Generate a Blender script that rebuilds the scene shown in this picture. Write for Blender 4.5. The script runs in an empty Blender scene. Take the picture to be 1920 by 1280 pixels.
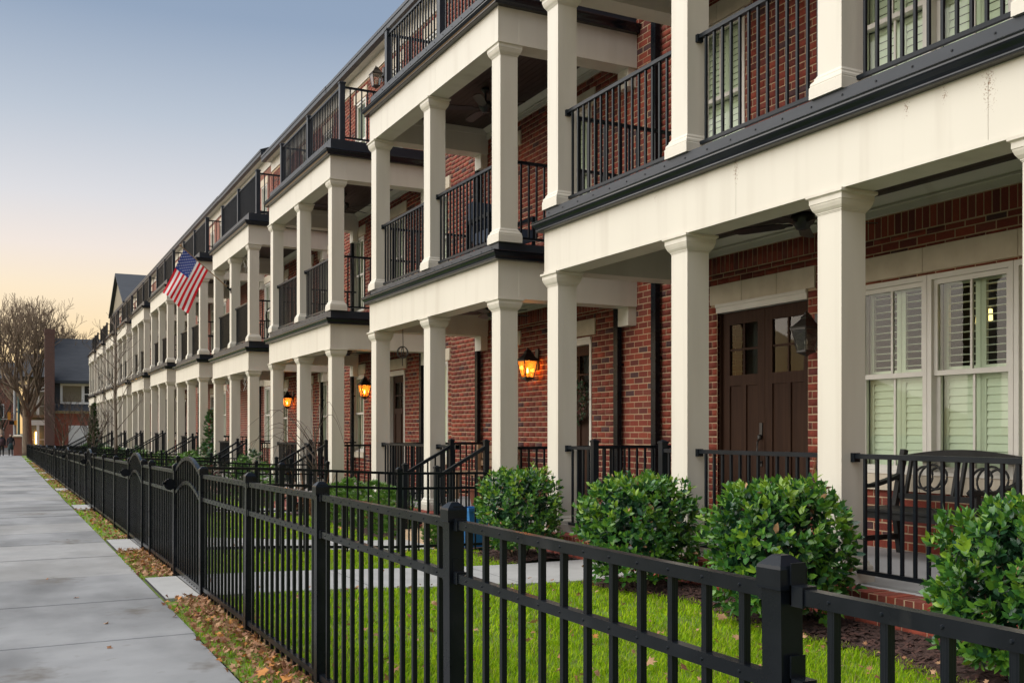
import bpy, math, random
import numpy as np
from mathutils import Vector, Matrix

random.seed(7)
rng = np.random.default_rng(11)
R = math.radians
scene = bpy.context.scene
col = scene.collection
E = 1.2                                   # eye height above the near pavement

# ---------------------------------------------------------------- camera
cam_d = bpy.data.cameras.new('camera')
cam_d.sensor_width = 36.0
cam_d.lens = 35.0
cam_d.shift_y = 167.5 / 1920
cam_d.clip_start = 0.05
cam_d.clip_end = 3000
cam = bpy.data.objects.new('camera', cam_d)
col.objects.link(cam)
cam.location = (0, 0, E)
cam.rotation_euler = (R(90), 0, -math.atan(946 / 1867))
scene.camera = cam

# ---------------------------------------------------------------- sky and sun
SUN_EL, SUN_AZ = R(4.0), R(-38.0)          # azimuth from +Y, positive towards +X
world = bpy.data.worlds.new('World')
scene.world = world
world.use_nodes = True
wn, wl_ = world.node_tree.nodes, world.node_tree.links
wn.clear()
w_out = wn.new('ShaderNodeOutputWorld')
w_bg = wn.new('ShaderNodeBackground')
w_sky = wn.new('ShaderNodeTexSky')
w_sky.sky_type = 'NISHITA'
w_sky.sun_disc = False
w_sky.sun_elevation = SUN_EL
w_sky.sun_rotation = SUN_AZ
w_sky.altitude = 200
w_sky.air_density = 1.3
w_sky.dust_density = 2.5
w_sky.ozone_density = 1.6
EXPO = 1.85
w_bg.inputs['Strength'].default_value = 0.10
# dusk colours by elevation, with the physical sky's glow towards the set sun added on top
w_tc = wn.new('ShaderNodeTexCoord')
w_sep = wn.new('ShaderNodeSeparateXYZ')
w_ramp = wn.new('ShaderNodeValToRGB')
wl_.new(w_tc.outputs['Generated'], w_sep.inputs[0])
wl_.new(w_sep.outputs[2], w_ramp.inputs[0])
stops = [(0.0, (252, 208, 142)), (0.06, (252, 220, 166)), (0.131, (249, 231, 204)), (0.168, (239, 228, 221)), (0.214, (219, 219, 224)),
         (0.285, (186, 196, 210)), (0.37, (145, 163, 188)), (0.6, (114, 137, 170)), (1.0, (100, 126, 164))]


def lin(c):
    return tuple((v / 255 / 12.92 if v < 10 else ((v / 255 + 0.055) / 1.055) ** 2.4) for v in c)


els = w_ramp.color_ramp.elements
while len(els) < len(stops):
    els.new(0.5)
for e_, (p_, c_) in zip(els, stops):
    e_.position = p_
    e_.color = (*lin(c_), 1)
w_mul = wn.new('ShaderNodeVectorMath')
w_mul.operation = 'SCALE'
w_mul.inputs['Scale'].default_value = 9.9 / 2 ** EXPO
wl_.new(w_ramp.outputs[0], w_mul.inputs[0])
w_sk2 = wn.new('ShaderNodeVectorMath')
w_sk2.operation = 'SCALE'
w_sk2.inputs['Scale'].default_value = 0.16 / 2 ** EXPO
wl_.new(w_sky.outputs[0], w_sk2.inputs[0])
w_add = wn.new('ShaderNodeVectorMath')
wl_.new(w_mul.outputs[0], w_add.inputs[0])
wl_.new(w_sk2.outputs[0], w_add.inputs[1])
wl_.new(w_add.outputs[0], w_bg.inputs['Color'])
wl_.new(w_bg.outputs[0], w_out.inputs['Surface'])

sun_d = bpy.data.lights.new('sun', 'SUN')
sun_d.energy = 1.5
sun_d.angle = R(92)
sun_d.color = (1.0, 0.95, 0.88)
sun = bpy.data.objects.new('sun', sun_d)
col.objects.link(sun)
SUN_UP, SUN_SIDE = R(43), R(-72)            # the broad glow of the western sky, not a disc
sdir = Vector((math.sin(SUN_SIDE) * math.cos(SUN_UP), math.cos(SUN_SIDE) * math.cos(SUN_UP), math.sin(SUN_UP)))
sun.rotation_euler = (-sdir).to_track_quat('-Z', 'Y').to_euler()
sun.location = (-20, 30, 40)

scene.view_settings.view_transform = 'Standard'
scene.view_settings.look = 'None'
scene.view_settings.gamma = 1.0
scene.view_settings.use_curve_mapping = False
scene.view_settings.exposure = EXPO

# ---------------------------------------------------------------- materials
M = {}


def nodes_of(m):
    m.use_nodes = True
    n, l = m.node_tree.nodes, m.node_tree.links
    n.clear()
    out = n.new('ShaderNodeOutputMaterial')
    b = n.new('ShaderNodeBsdfPrincipled')
    l.new(b.outputs[0], out.inputs['Surface'])
    return n, l, b, out


def mat(name, c1, c2=None, rough=0.6, scale=(4, 4, 4), detail=5, lo=0.35, hi=0.7, bump=0.0, bscale=60.0,
        metal=0.0, spec=0.5, rough2=None, c3=None, scale3=(1, 1, 1), lo3=0.5, hi3=0.75, trans=0.0):
    """noise-blended principled material; c3 adds a second, larger blotch layer"""
    m = bpy.data.materials.new(name)
    n, l, b, out = nodes_of(m)
    b.inputs['Metallic'].default_value = metal
    b.inputs['Specular IOR Level'].default_value = spec
    tc = n.new('ShaderNodeTexCoord')
    if c2 is None:
        c2 = tuple(x * 0.85 for x in c1)
    mp = n.new('ShaderNodeMapping')
    mp.inputs['Scale'].default_value = scale
    l.new(tc.outputs['Object'], mp.inputs[0])
    ns = n.new('ShaderNodeTexNoise')
    ns.inputs['Scale'].default_value = 1.0
    ns.inputs['Detail'].default_value = detail
    l.new(mp.outputs[0], ns.inputs['Vector'])
    mr = n.new('ShaderNodeMapRange')
    mr.inputs[1].default_value, mr.inputs[2].default_value = lo, hi
    l.new(ns.outputs[0], mr.inputs[0])
    mx = n.new('ShaderNodeMix')
    mx.data_type = 'RGBA'
    mx.inputs[6].default_value = (*c1, 1)
    mx.inputs[7].default_value = (*c2, 1)
    l.new(mr.outputs[0], mx.inputs[0])
    colr = mx.outputs[2]
    if c3 is not None:
        mp3 = n.new('ShaderNodeMapping')
        mp3.inputs['Scale'].default_value = scale3
        mp3.inputs['Location'].default_value = (3.1, 7.7, 1.3)
        l.new(tc.outputs['Object'], mp3.inputs[0])
        n3 = n.new('ShaderNodeTexNoise')
        n3.inputs['Scale'].default_value = 1.0
        n3.inputs['Detail'].default_value = 6
        l.new(mp3.outputs[0], n3.inputs['Vector'])
        r3 = n.new('ShaderNodeMapRange')
        r3.inputs[1].default_value, r3.inputs[2].default_value = lo3, hi3
        l.new(n3.outputs[0], r3.inputs[0])
        m3 = n.new('ShaderNodeMix')
        m3.data_type = 'RGBA'
        l.new(r3.outputs[0], m3.inputs[0])
        l.new(colr, m3.inputs[6])
        m3.inputs[7].default_value = (*c3, 1)
        colr = m3.outputs[2]
    l.new(colr, b.inputs['Base Color'])
    if rough2 is None:
        b.inputs['Roughness'].default_value = rough
    else:
        rr = n.new('ShaderNodeMapRange')
        rr.inputs[3].default_value, rr.inputs[4].default_value = rough, rough2
        l.new(ns.outputs[0], rr.inputs[0])
        l.new(rr.outputs[0], b.inputs['Roughness'])
    if bump > 0:
        nb = n.new('ShaderNodeTexNoise')
        nb.inputs['Scale'].default_value = bscale
        nb.inputs['Detail'].default_value = 4
        l.new(tc.outputs['Object'], nb.inputs['Vector'])
        bp = n.new('ShaderNodeBump')
        bp.inputs['Strength'].default_value = bump
        bp.inputs['Distance'].default_value = 0.01
        l.new(nb.outputs[0], bp.inputs['Height'])
        l.new(bp.outputs[0], b.inputs['Normal'])
    if trans > 0:
        tr = n.new('ShaderNodeBsdfTranslucent')
        l.new(colr, tr.inputs[0])
        ms = n.new('ShaderNodeMixShader')
        ms.inputs[0].default_value = trans
        l.new(b.outputs[0], ms.inputs[1])
        l.new(tr.outputs[0], ms.inputs[2])
        l.new(ms.outputs[0], out.inputs['Surface'])
    M[name] = m
    return m


def emis(name, c, s):
    m = bpy.data.materials.new(name)
    n, l, b, out = nodes_of(m)
    b.inputs['Base Color'].default_value = (*c, 1)
    b.inputs['Emission Color'].default_value = (*c, 1)
    b.inputs['Emission Strength'].default_value = s
    M[name] = m


def glass(name, tint, ior=1.5, rough=0.0, boost=1.0):
    m = bpy.data.materials.new(name)
    n, l, b, out = nodes_of(m)
    fr = n.new('ShaderNodeFresnel')
    fr.inputs[0].default_value = ior
    mu = n.new('ShaderNodeMath')
    mu.operation = 'MULTIPLY'
    mu.use_clamp = True
    mu.inputs[1].default_value = boost
    l.new(fr.outputs[0], mu.inputs[0])
    tr = n.new('ShaderNodeBsdfTransparent')
    tr.inputs[0].default_value = (*tint, 1)
    gl = n.new('ShaderNodeBsdfGlossy')
    gl.inputs['Roughness'].default_value = rough
    ms = n.new('ShaderNodeMixShader')
    l.new(mu.outputs[0], ms.inputs[0])
    l.new(tr.outputs[0], ms.inputs[1])
    l.new(gl.outputs[0], ms.inputs[2])
    l.new(ms.outputs[0], out.inputs['Surface'])
    M[name] = m


mat('cream', (0.590, 0.556, 0.476), (0.550, 0.518, 0.442), 0.45, (1.2, 1.2, 0.5), 6, 0.4, 0.75, bump=0.04, bscale=25,
    c3=(0.49, 0.45, 0.375), scale3=(2.6, 4.5, 0.30), lo3=0.52, hi3=0.80)
mat('window_white', (0.60, 0.575, 0.52), (0.56, 0.535, 0.48), 0.4)
mat('shutter', (0.80, 0.80, 0.72), (0.76, 0.76, 0.68), 0.5)
mat('black_metal', (0.0050, 0.0068, 0.0095), (0.0095, 0.012, 0.016), 0.20, (6, 6, 6), 5, 0.45, 0.75, bump=0.02, bscale=90, spec=0.17, rough2=0.36, c3=(0.030, 0.031, 0.031), scale3=(9, 9, 5), lo3=0.62, hi3=0.9)
mat('rail_metal', (0.007, 0.010, 0.013), (0.011, 0.014, 0.018), 0.30, (5, 5, 5), spec=0.14)
mat('dark_trim', (0.016, 0.022, 0.030), (0.024, 0.030, 0.039), 0.42, (2, 3, 6), 5, spec=0.30, bump=0.02, bscale=12)
mat('gutter_metal', (0.005, 0.007, 0.010), (0.008, 0.011, 0.015), 0.16, (2, 3, 6), 5, spec=0.45, bump=0.02, bscale=9)
mat('stone', (0.56, 0.49, 0.38), (0.48, 0.41, 0.31), 0.8, (6, 6, 6), 6, bump=0.12, bscale=80)
mat('mortar', (0.45, 0.325, 0.205), (0.36, 0.255, 0.16), 0.95, (9, 9, 9), 6, bump=0.25, bscale=120)
BR = []
for i, c in enumerate([(0.215, 0.035, 0.017), (0.17, 0.028, 0.015), (0.25, 0.044, 0.020), (0.125, 0.024, 0.016),
                       (0.072, 0.028, 0.028), (0.185, 0.040, 0.024)]):
    nm = 'brick_%d' % i
    mat(nm, c, tuple(x * 0.72 for x in c), 0.85, (14, 14, 30), 6, 0.35, 0.7, bump=0.3, bscale=140,
        c3=tuple(min(1, x * 1.35 + 0.01) for x in c), scale3=(5, 3, 5), lo3=0.55, hi3=0.8)
    BR.append(M[nm])
mat('door_wood', (0.044, 0.022, 0.013), (0.027, 0.013, 0.008), 0.6, (30, 30, 1.6), 6, 0.3, 0.7, bump=0.06, bscale=30, spec=0.10)
mat('ceiling_wood', (0.045, 0.026, 0.020), (0.028, 0.016, 0.014), 0.5, (30, 2.0, 30), 5, 0.3, 0.7)
mat('concrete', (0.262, 0.266, 0.268), (0.200, 0.205, 0.208), 0.85, (3, 3, 3), 8, 0.35, 0.75, bump=0.15, bscale=160,
    c3=(0.105, 0.108, 0.11), scale3=(1.3, 0.6, 0.9), lo3=0.42, hi3=0.72)
mat('concrete_b', (0.300, 0.298, 0.290), (0.235, 0.236, 0.234), 0.85, (3.4, 3.4, 3.4), 8, 0.3, 0.75, bump=0.15, bscale=150,
    c3=(0.17, 0.168, 0.16), scale3=(1.4, 0.6, 0.9), lo3=0.44, hi3=0.75)
mat('concrete_c', (0.255, 0.258, 0.258), (0.19, 0.195, 0.198), 0.85, (2.6, 2.6, 2.6), 8, 0.35, 0.75, bump=0.15, bscale=170,
    c3=(0.095, 0.097, 0.097), scale3=(0.7, 1.1, 0.9), lo3=0.45, hi3=0.75)
mat('walk_concrete', (0.36, 0.36, 0.35), (0.30, 0.30, 0.29), 0.85, (4, 4, 4), 6, bump=0.1, bscale=150)
mat('porch_concrete', (0.36, 0.36, 0.36), (0.31, 0.31, 0.31), 0.7, (3, 3, 3), 6, bump=0.06, bscale=120)
mat('joint', (0.05, 0.048, 0.045), (0.03, 0.03, 0.03), 0.95)
mat('soil', (0.06, 0.05, 0.03), (0.04, 0.06, 0.02), 0.95, (9, 9, 9), 6, bump=0.3, bscale=60)
mat('lawn_base', (0.13, 0.22, 0.016), (0.10, 0.13, 0.02), 0.95, (14, 14, 14), 6, bump=0.3, bscale=90)
mat('earth', (0.10, 0.09, 0.06), (0.07, 0.08, 0.04), 0.95, (0.6, 0.6, 0.6), 6)
mat('asphalt', (0.05, 0.05, 0.052), (0.04, 0.04, 0.042), 0.9, (5, 5, 5), 6, bump=0.2, bscale=150)
mat('mulch', (0.060, 0.028, 0.020), (0.030, 0.014, 0.011), 0.95, (22, 22, 22), 5, bump=0.4, bscale=60)
mat('chip_a', (0.085, 0.036, 0.026), (0.05, 0.022, 0.017), 0.9)
mat('chip_b', (0.045, 0.020, 0.016), (0.03, 0.014, 0.012), 0.9)
for nm, c in (('grass_a', (0.29, 0.48, 0.010)), ('grass_b', (0.42, 0.58, 0.014)), ('grass_c', (0.18, 0.35, 0.012)),
              ('grass_d', (0.32, 0.30, 0.10))):
    mat(nm, c, tuple(x * 0.8 for x in c), 0.7, (3, 3, 3), spec=0.12, trans=0.38)
for nm, c in (('dry_a', (0.34, 0.16, 0.07)), ('dry_b', (0.44, 0.25, 0.13)), ('dry_c', (0.22, 0.09, 0.042)), ('dry_d', (0.52, 0.21, 0.04))):
    mat(nm, c, tuple(x * 0.65 for x in c), 0.75, (25, 25, 25), trans=0.15)
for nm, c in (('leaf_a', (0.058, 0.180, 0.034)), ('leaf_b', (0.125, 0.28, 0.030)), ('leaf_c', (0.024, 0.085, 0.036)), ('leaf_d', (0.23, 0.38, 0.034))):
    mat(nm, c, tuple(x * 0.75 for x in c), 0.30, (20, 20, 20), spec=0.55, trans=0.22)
for nm, c in (('fern_a', (0.10, 0.23, 0.025)), ('fern_b', (0.06, 0.15, 0.020)), ('fern_c', (0.17, 0.28, 0.04)), ('ever_a', (0.022, 0.055, 0.022)),
              ('ever_b', (0.04, 0.085, 0.028)), ('rust_a', (0.13, 0.05, 0.04))):
    mat(nm, c, tuple(x * 0.75 for x in c), 0.6, (12, 12, 12), trans=0.2)
mat('twig', (0.085, 0.060, 0.042), (0.05, 0.035, 0.026), 0.9, (30, 30, 30), bump=0.2)
mat('bark', (0.24, 0.175, 0.12), (0.14, 0.105, 0.075), 0.95, (9, 9, 3), 6, bump=0.6, bscale=14)
mat('pale_bark', (0.17, 0.13, 0.10), (0.10, 0.08, 0.06), 0.9, (20, 20, 6), bump=0.2)
mat('slate', (0.040, 0.046, 0.056), (0.028, 0.033, 0.041), 0.75, (1.2, 1.2, 9), 6, bump=0.3, bscale=6)
mat('shingle', (0.045, 0.045, 0.048), (0.03, 0.03, 0.033), 0.85, (3, 3, 14), 6)
mat('siding', (0.20, 0.17, 0.11), (0.17, 0.145, 0.095), 0.7, (1, 1, 18), 3)
mat('white_paint', (0.74, 0.74, 0.72), (0.68, 0.68, 0.66), 0.5)
mat('interior', (0.028, 0.028, 0.024), (0.018, 0.018, 0.016), 0.9)
mat('bench_paint', (0.012, 0.012, 0.012), (0.022, 0.022, 0.021), 0.5, (8, 8, 8), spec=0.2)
mat('fan_metal', (0.012, 0.012, 0.014), (0.02, 0.018, 0.016), 0.35)
mat('bronze', (0.016, 0.014, 0.013), (0.026, 0.022, 0.018), 0.4, spec=0.6)
mat('flag_red', (0.62, 0.010, 0.022), (0.54, 0.008, 0.018), 0.8, trans=0.3)
mat('flag_white', (0.82, 0.78, 0.76), (0.78, 0.74, 0.72), 0.8, trans=0.25)
mat('flag_blue', (0.030, 0.060, 0.26), (0.025, 0.05, 0.22), 0.8, trans=0.25)
mat('pole_wood', (0.30, 0.17, 0.08), (0.22, 0.12, 0.05), 0.5)
mat('signal_yellow', (0.55, 0.24, 0.02), rough=0.5)
mat('teal_metal', (0.05, 0.12, 0.12), rough=0.5)
mat('grey_metal', (0.30, 0.31, 0.32), rough=0.5)
mat('sign_green', (0.02, 0.13, 0.07), rough=0.5)
mat('skin', (0.42, 0.24, 0.17), rough=0.6)
mat('cloth_plum', (0.05, 0.022, 0.028), rough=0.9)
mat('cloth_teal', (0.022, 0.045, 0.050), rough=0.9)
mat('cloth_dark', (0.022, 0.022, 0.028), rough=0.9)
mat('hair', (0.02, 0.014, 0.01), rough=0.7)
mat('cable_white', (0.70, 0.70, 0.68), rough=0.4)
mat('blue_plastic', (0.02, 0.16, 0.42), rough=0.4)
mat('terracotta', (0.26, 0.085, 0.045), rough=0.8)
mat('bench_wood', (0.26, 0.17, 0.10), (0.18, 0.11, 0.06), 0.7, (20, 3, 20))
mat('cushion', (0.03, 0.045, 0.075), rough=0.9)
mat('broom', (0.24, 0.11, 0.045), (0.16, 0.07, 0.03), 0.9, (40, 40, 4))
emis('bulb', (1.0, 0.50, 0.12), 14.0)
emis('bulb_far', (1.0, 0.55, 0.14), 5.0)
emis('room_lamp', (1.0, 0.70, 0.26), 0.9)
glass('pane', (0.82, 0.90, 0.80), 1.45, 0.0, 0.9)
glass('lantern_glass', (0.90, 0.88, 0.80), 1.5, 0.15, 3.0)
glass('lantern_amber', (1.0, 0.60, 0.24), 1.45, 0.1, 1.0)
_m = M['lantern_amber']
_n, _l = _m.node_tree.nodes, _m.node_tree.links
_out = [q for q in _n if q.type == 'OUTPUT_MATERIAL'][0]
_old = _out.inputs['Surface'].links[0].from_socket
_tl = _n.new('ShaderNodeBsdfTranslucent')
_tl.inputs[0].default_value = (0.80, 0.34, 0.07, 1)
_ms = _n.new('ShaderNodeMixShader')
_ms.inputs[0].default_value = 0.20
_l.new(_old, _ms.inputs[1])
_l.new(_tl.outputs[0], _ms.inputs[2])
_l.new(_ms.outputs[0], _out.inputs['Surface'])

# cream paint of the nearest beam: rust-brown specks where water gets out under the gutter
mat('cream_stained', (0.590, 0.556, 0.476), (0.550, 0.518, 0.442), 0.45, (1.2, 1.2, 0.5), 6, 0.4, 0.75, bump=0.04, bscale=25,
    c3=(0.49, 0.45, 0.375), scale3=(2.6, 4.5, 0.30), lo3=0.52, hi3=0.80)
_m = M['cream_stained']
_n, _l = _m.node_tree.nodes, _m.node_tree.links
_b = [q for q in _n if q.type == 'BSDF_PRINCIPLED'][0]
_src = _b.inputs['Base Color'].links[0].from_socket
_tc = _n.new('ShaderNodeTexCoord')
_acc = None
for _y, _z, _rad in ((6.455, 2.13, 0.10), (4.72, 2.15, 0.06), (4.42, 2.14, 0.06), (4.10, 2.10, 0.13), (7.6, 2.16, 0.05)):
    _mp = _n.new('ShaderNodeMapping')
    _mp.inputs['Location'].default_value = (0, -_y, -(_z + E) * 0.38)
    _mp.inputs['Scale'].default_value = (0, 1, 0.38)
    _l.new(_tc.outputs['Object'], _mp.inputs[0])
    _ln = _n.new('ShaderNodeVectorMath')
    _ln.operation = 'LENGTH'
    _l.new(_mp.outputs[0], _ln.inputs[0])
    _mr = _n.new('ShaderNodeMapRange')
    _mr.inputs[1].default_value, _mr.inputs[2].default_value = 0.0, _rad
    _mr.inputs[3].default_value, _mr.inputs[4].default_value = 0.34, 0.0
    _l.new(_ln.outputs['Value'], _mr.inputs[0])
    if _acc is None:
        _acc = _mr.outputs[0]
    else:
        _ad = _n.new('ShaderNodeMath')
        _l.new(_acc, _ad.inputs[0])
        _l.new(_mr.outputs[0], _ad.inputs[1])
        _acc = _ad.outputs[0]
_ns = _n.new('ShaderNodeTexNoise')
_ns.inputs['Scale'].default_value = 95
_ns.inputs['Detail'].default_value = 5
_l.new(_tc.outputs['Object'], _ns.inputs['Vector'])
_ad = _n.new('ShaderNodeMath')
_l.new(_acc, _ad.inputs[0])
_l.new(_ns.outputs[0], _ad.inputs[1])
_mr = _n.new('ShaderNodeMapRange')
_mr.inputs[1].default_value, _mr.inputs[2].default_value = 0.80, 0.95
_l.new(_ad.outputs[0], _mr.inputs[0])
_mx = _n.new('ShaderNodeMix')
_mx.data_type = 'RGBA'
_l.new(_mr.outputs[0], _mx.inputs[0])
_l.new(_src, _mx.inputs[6])
_mx.inputs[7].default_value = (0.20, 0.11, 0.05, 1)
_l.new(_mx.outputs[2], _b.inputs['Base Color'])

# brick as a texture, for walls too far off to tell the bricks apart
m = bpy.data.materials.new('brick_far')
n, l, b, out = nodes_of(m)
tc = n.new('ShaderNodeTexCoord')
sx = n.new('ShaderNodeSeparateXYZ')
cx = n.new('ShaderNodeCombineXYZ')
ad = n.new('ShaderNodeMath')
l.new(tc.outputs['Object'], sx.inputs[0])
l.new(sx.outputs[0], ad.inputs[0])
l.new(sx.outputs[1], ad.inputs[1])
l.new(ad.outputs[0], cx.inputs[0])
l.new(sx.outputs[2], cx.inputs[1])
bt = n.new('ShaderNodeTexBrick')
bt.inputs['Scale'].default_value = 1.0
bt.inputs['Brick Width'].default_value = 0.203
bt.inputs['Row Height'].default_value = 0.0794
bt.inputs['Mortar Size'].default_value = 0.006
bt.inputs['Color1'].default_value = (0.22, 0.044, 0.028, 1)
bt.inputs['Color2'].default_value = (0.13, 0.038, 0.030, 1)
bt.inputs['Mortar'].default_value = (0.42, 0.31, 0.21, 1)
l.new(cx.outputs[0], bt.inputs['Vector'])
l.new(bt.outputs[0], b.inputs['Base Color'])
b.inputs['Roughness'].default_value = 0.9
M['brick_far'] = m
m = m.copy()
m.name = 'brick_brown'
for q in m.node_tree.nodes:
    if q.type == 'TEX_BRICK':
        q.inputs['Color1'].default_value = (0.105, 0.046, 0.036, 1)
        q.inputs['Color2'].default_value = (0.075, 0.036, 0.032, 1)
        q.inputs['Mortar'].default_value = (0.20, 0.15, 0.12, 1)
M['brick_brown'] = m
m = m.copy()
m.name = 'brick_end'
for q in m.node_tree.nodes:
    if q.type == 'TEX_BRICK':
        q.inputs['Color1'].default_value = (0.34, 0.085, 0.050, 1)
        q.inputs['Color2'].default_value = (0.26, 0.062, 0.042, 1)
        q.inputs['Mortar'].default_value = (0.42, 0.24, 0.17, 1)
M['brick_end'] = m
# spilt-dirt patch and smaller spots on the pavement
for _nm in ('concrete', 'concrete_b', 'concrete_c'):
    _m = M[_nm]
    _n, _l = _m.node_tree.nodes, _m.node_tree.links
    _b = [q for q in _n if q.type == 'BSDF_PRINCIPLED'][0]
    _src = _b.inputs['Base Color'].links[0].from_socket
    _tc = _n.new('ShaderNodeTexCoord')
    _acc = None
    for _x, _y, _rad in ((0.36, 9.0, 0.30), (0.78, 7.1, 0.22), (0.62, 12.4, 0.35), (0.1, 5.4, 0.25), (0.9, 5.2, 0.16), (0.4, 17.5, 0.5)):
        _mp = _n.new('ShaderNodeMapping')
        _mp.inputs['Location'].default_value = (-_x, -_y * 0.8, 0)
        _mp.inputs['Scale'].default_value = (1, 0.8, 0)
        _l.new(_tc.outputs['Object'], _mp.inputs[0])
        _ln = _n.new('ShaderNodeVectorMath')
        _ln.operation = 'LENGTH'
        _l.new(_mp.outputs[0], _ln.inputs[0])
        _mr = _n.new('ShaderNodeMapRange')
        _mr.inputs[1].default_value, _mr.inputs[2].default_value = 0.0, _rad
        _mr.inputs[3].default_value, _mr.inputs[4].default_value = 0.45, 0.0
        _l.new(_ln.outputs['Value'], _mr.inputs[0])
        if _acc is None:
            _acc = _mr.outputs[0]
        else:
            _ad = _n.new('ShaderNodeMath')
            _l.new(_acc, _ad.inputs[0])
            _l.new(_mr.outputs[0], _ad.inputs[1])
            _acc = _ad.outputs[0]
    _ns = _n.new('ShaderNodeTexNoise')
    _ns.inputs['Scale'].default_value = 11
    _ns.inputs['Detail'].default_value = 8
    _l.new(_tc.outputs['Object'], _ns.inputs['Vector'])
    _ad = _n.new('ShaderNodeMath')
    _l.new(_acc, _ad.inputs[0])
    _l.new(_ns.outputs[0], _ad.inputs[1])
    _mr = _n.new('ShaderNodeMapRange')
    _mr.inputs[1].default_value, _mr.inputs[2].default_value = 0.62, 1.0
    _mr.inputs[4].default_value = 0.8
    _l.new(_ad.outputs[0], _mr.inputs[0])
    _mx = _n.new('ShaderNodeMix')
    _mx.data_type = 'RGBA'
    _l.new(_mr.outputs[0], _mx.inputs[0])
    _l.new(_src, _mx.inputs[6])
    _mx.inputs[7].default_value = (0.095, 0.082, 0.066, 1)
    _l.new(_mx.outputs[2], _b.inputs['Base Color'])
BRM = BR + [M['mortar']]

# ---------------------------------------------------------------- helpers
WL = {}


def obj(name, me, parent=None, loc=(0, 0, 0), rot=None, scale=None):
    o = bpy.data.objects.new(name, me)
    col.objects.link(o)
    o.location = loc
    if rot is not None:
        o.rotation_euler = rot
    if scale is not None:
        o.scale = scale
    WL[o.name] = Vector(loc)
    if parent is not None:
        o.parent = parent
        o.matrix_parent_inverse = Matrix.Translation(-WL[parent.name])
    return o


def objm(name, me, parent, mw):
    """object with a world matrix; its parent must be unrotated and unscaled"""
    o = bpy.data.objects.new(name, me)
    col.objects.link(o)
    if parent is not None:
        o.parent = parent
        o.matrix_parent_inverse = Matrix.Translation(-WL[parent.name])
    o.matrix_basis = mw
    WL[o.name] = mw.to_translation()
    return o


def tag(o, label=None, cat=None, group=None, kind=None):
    if label:
        o['label'] = label
    if cat:
        o['category'] = cat
    if group:
        o['group'] = group
    if kind:
        o['kind'] = kind
    return o


def thing(name, label, cat, loc=(0, 0, 0), group=None):
    return tag(obj(name, None, None, loc), label, cat, group)


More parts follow.
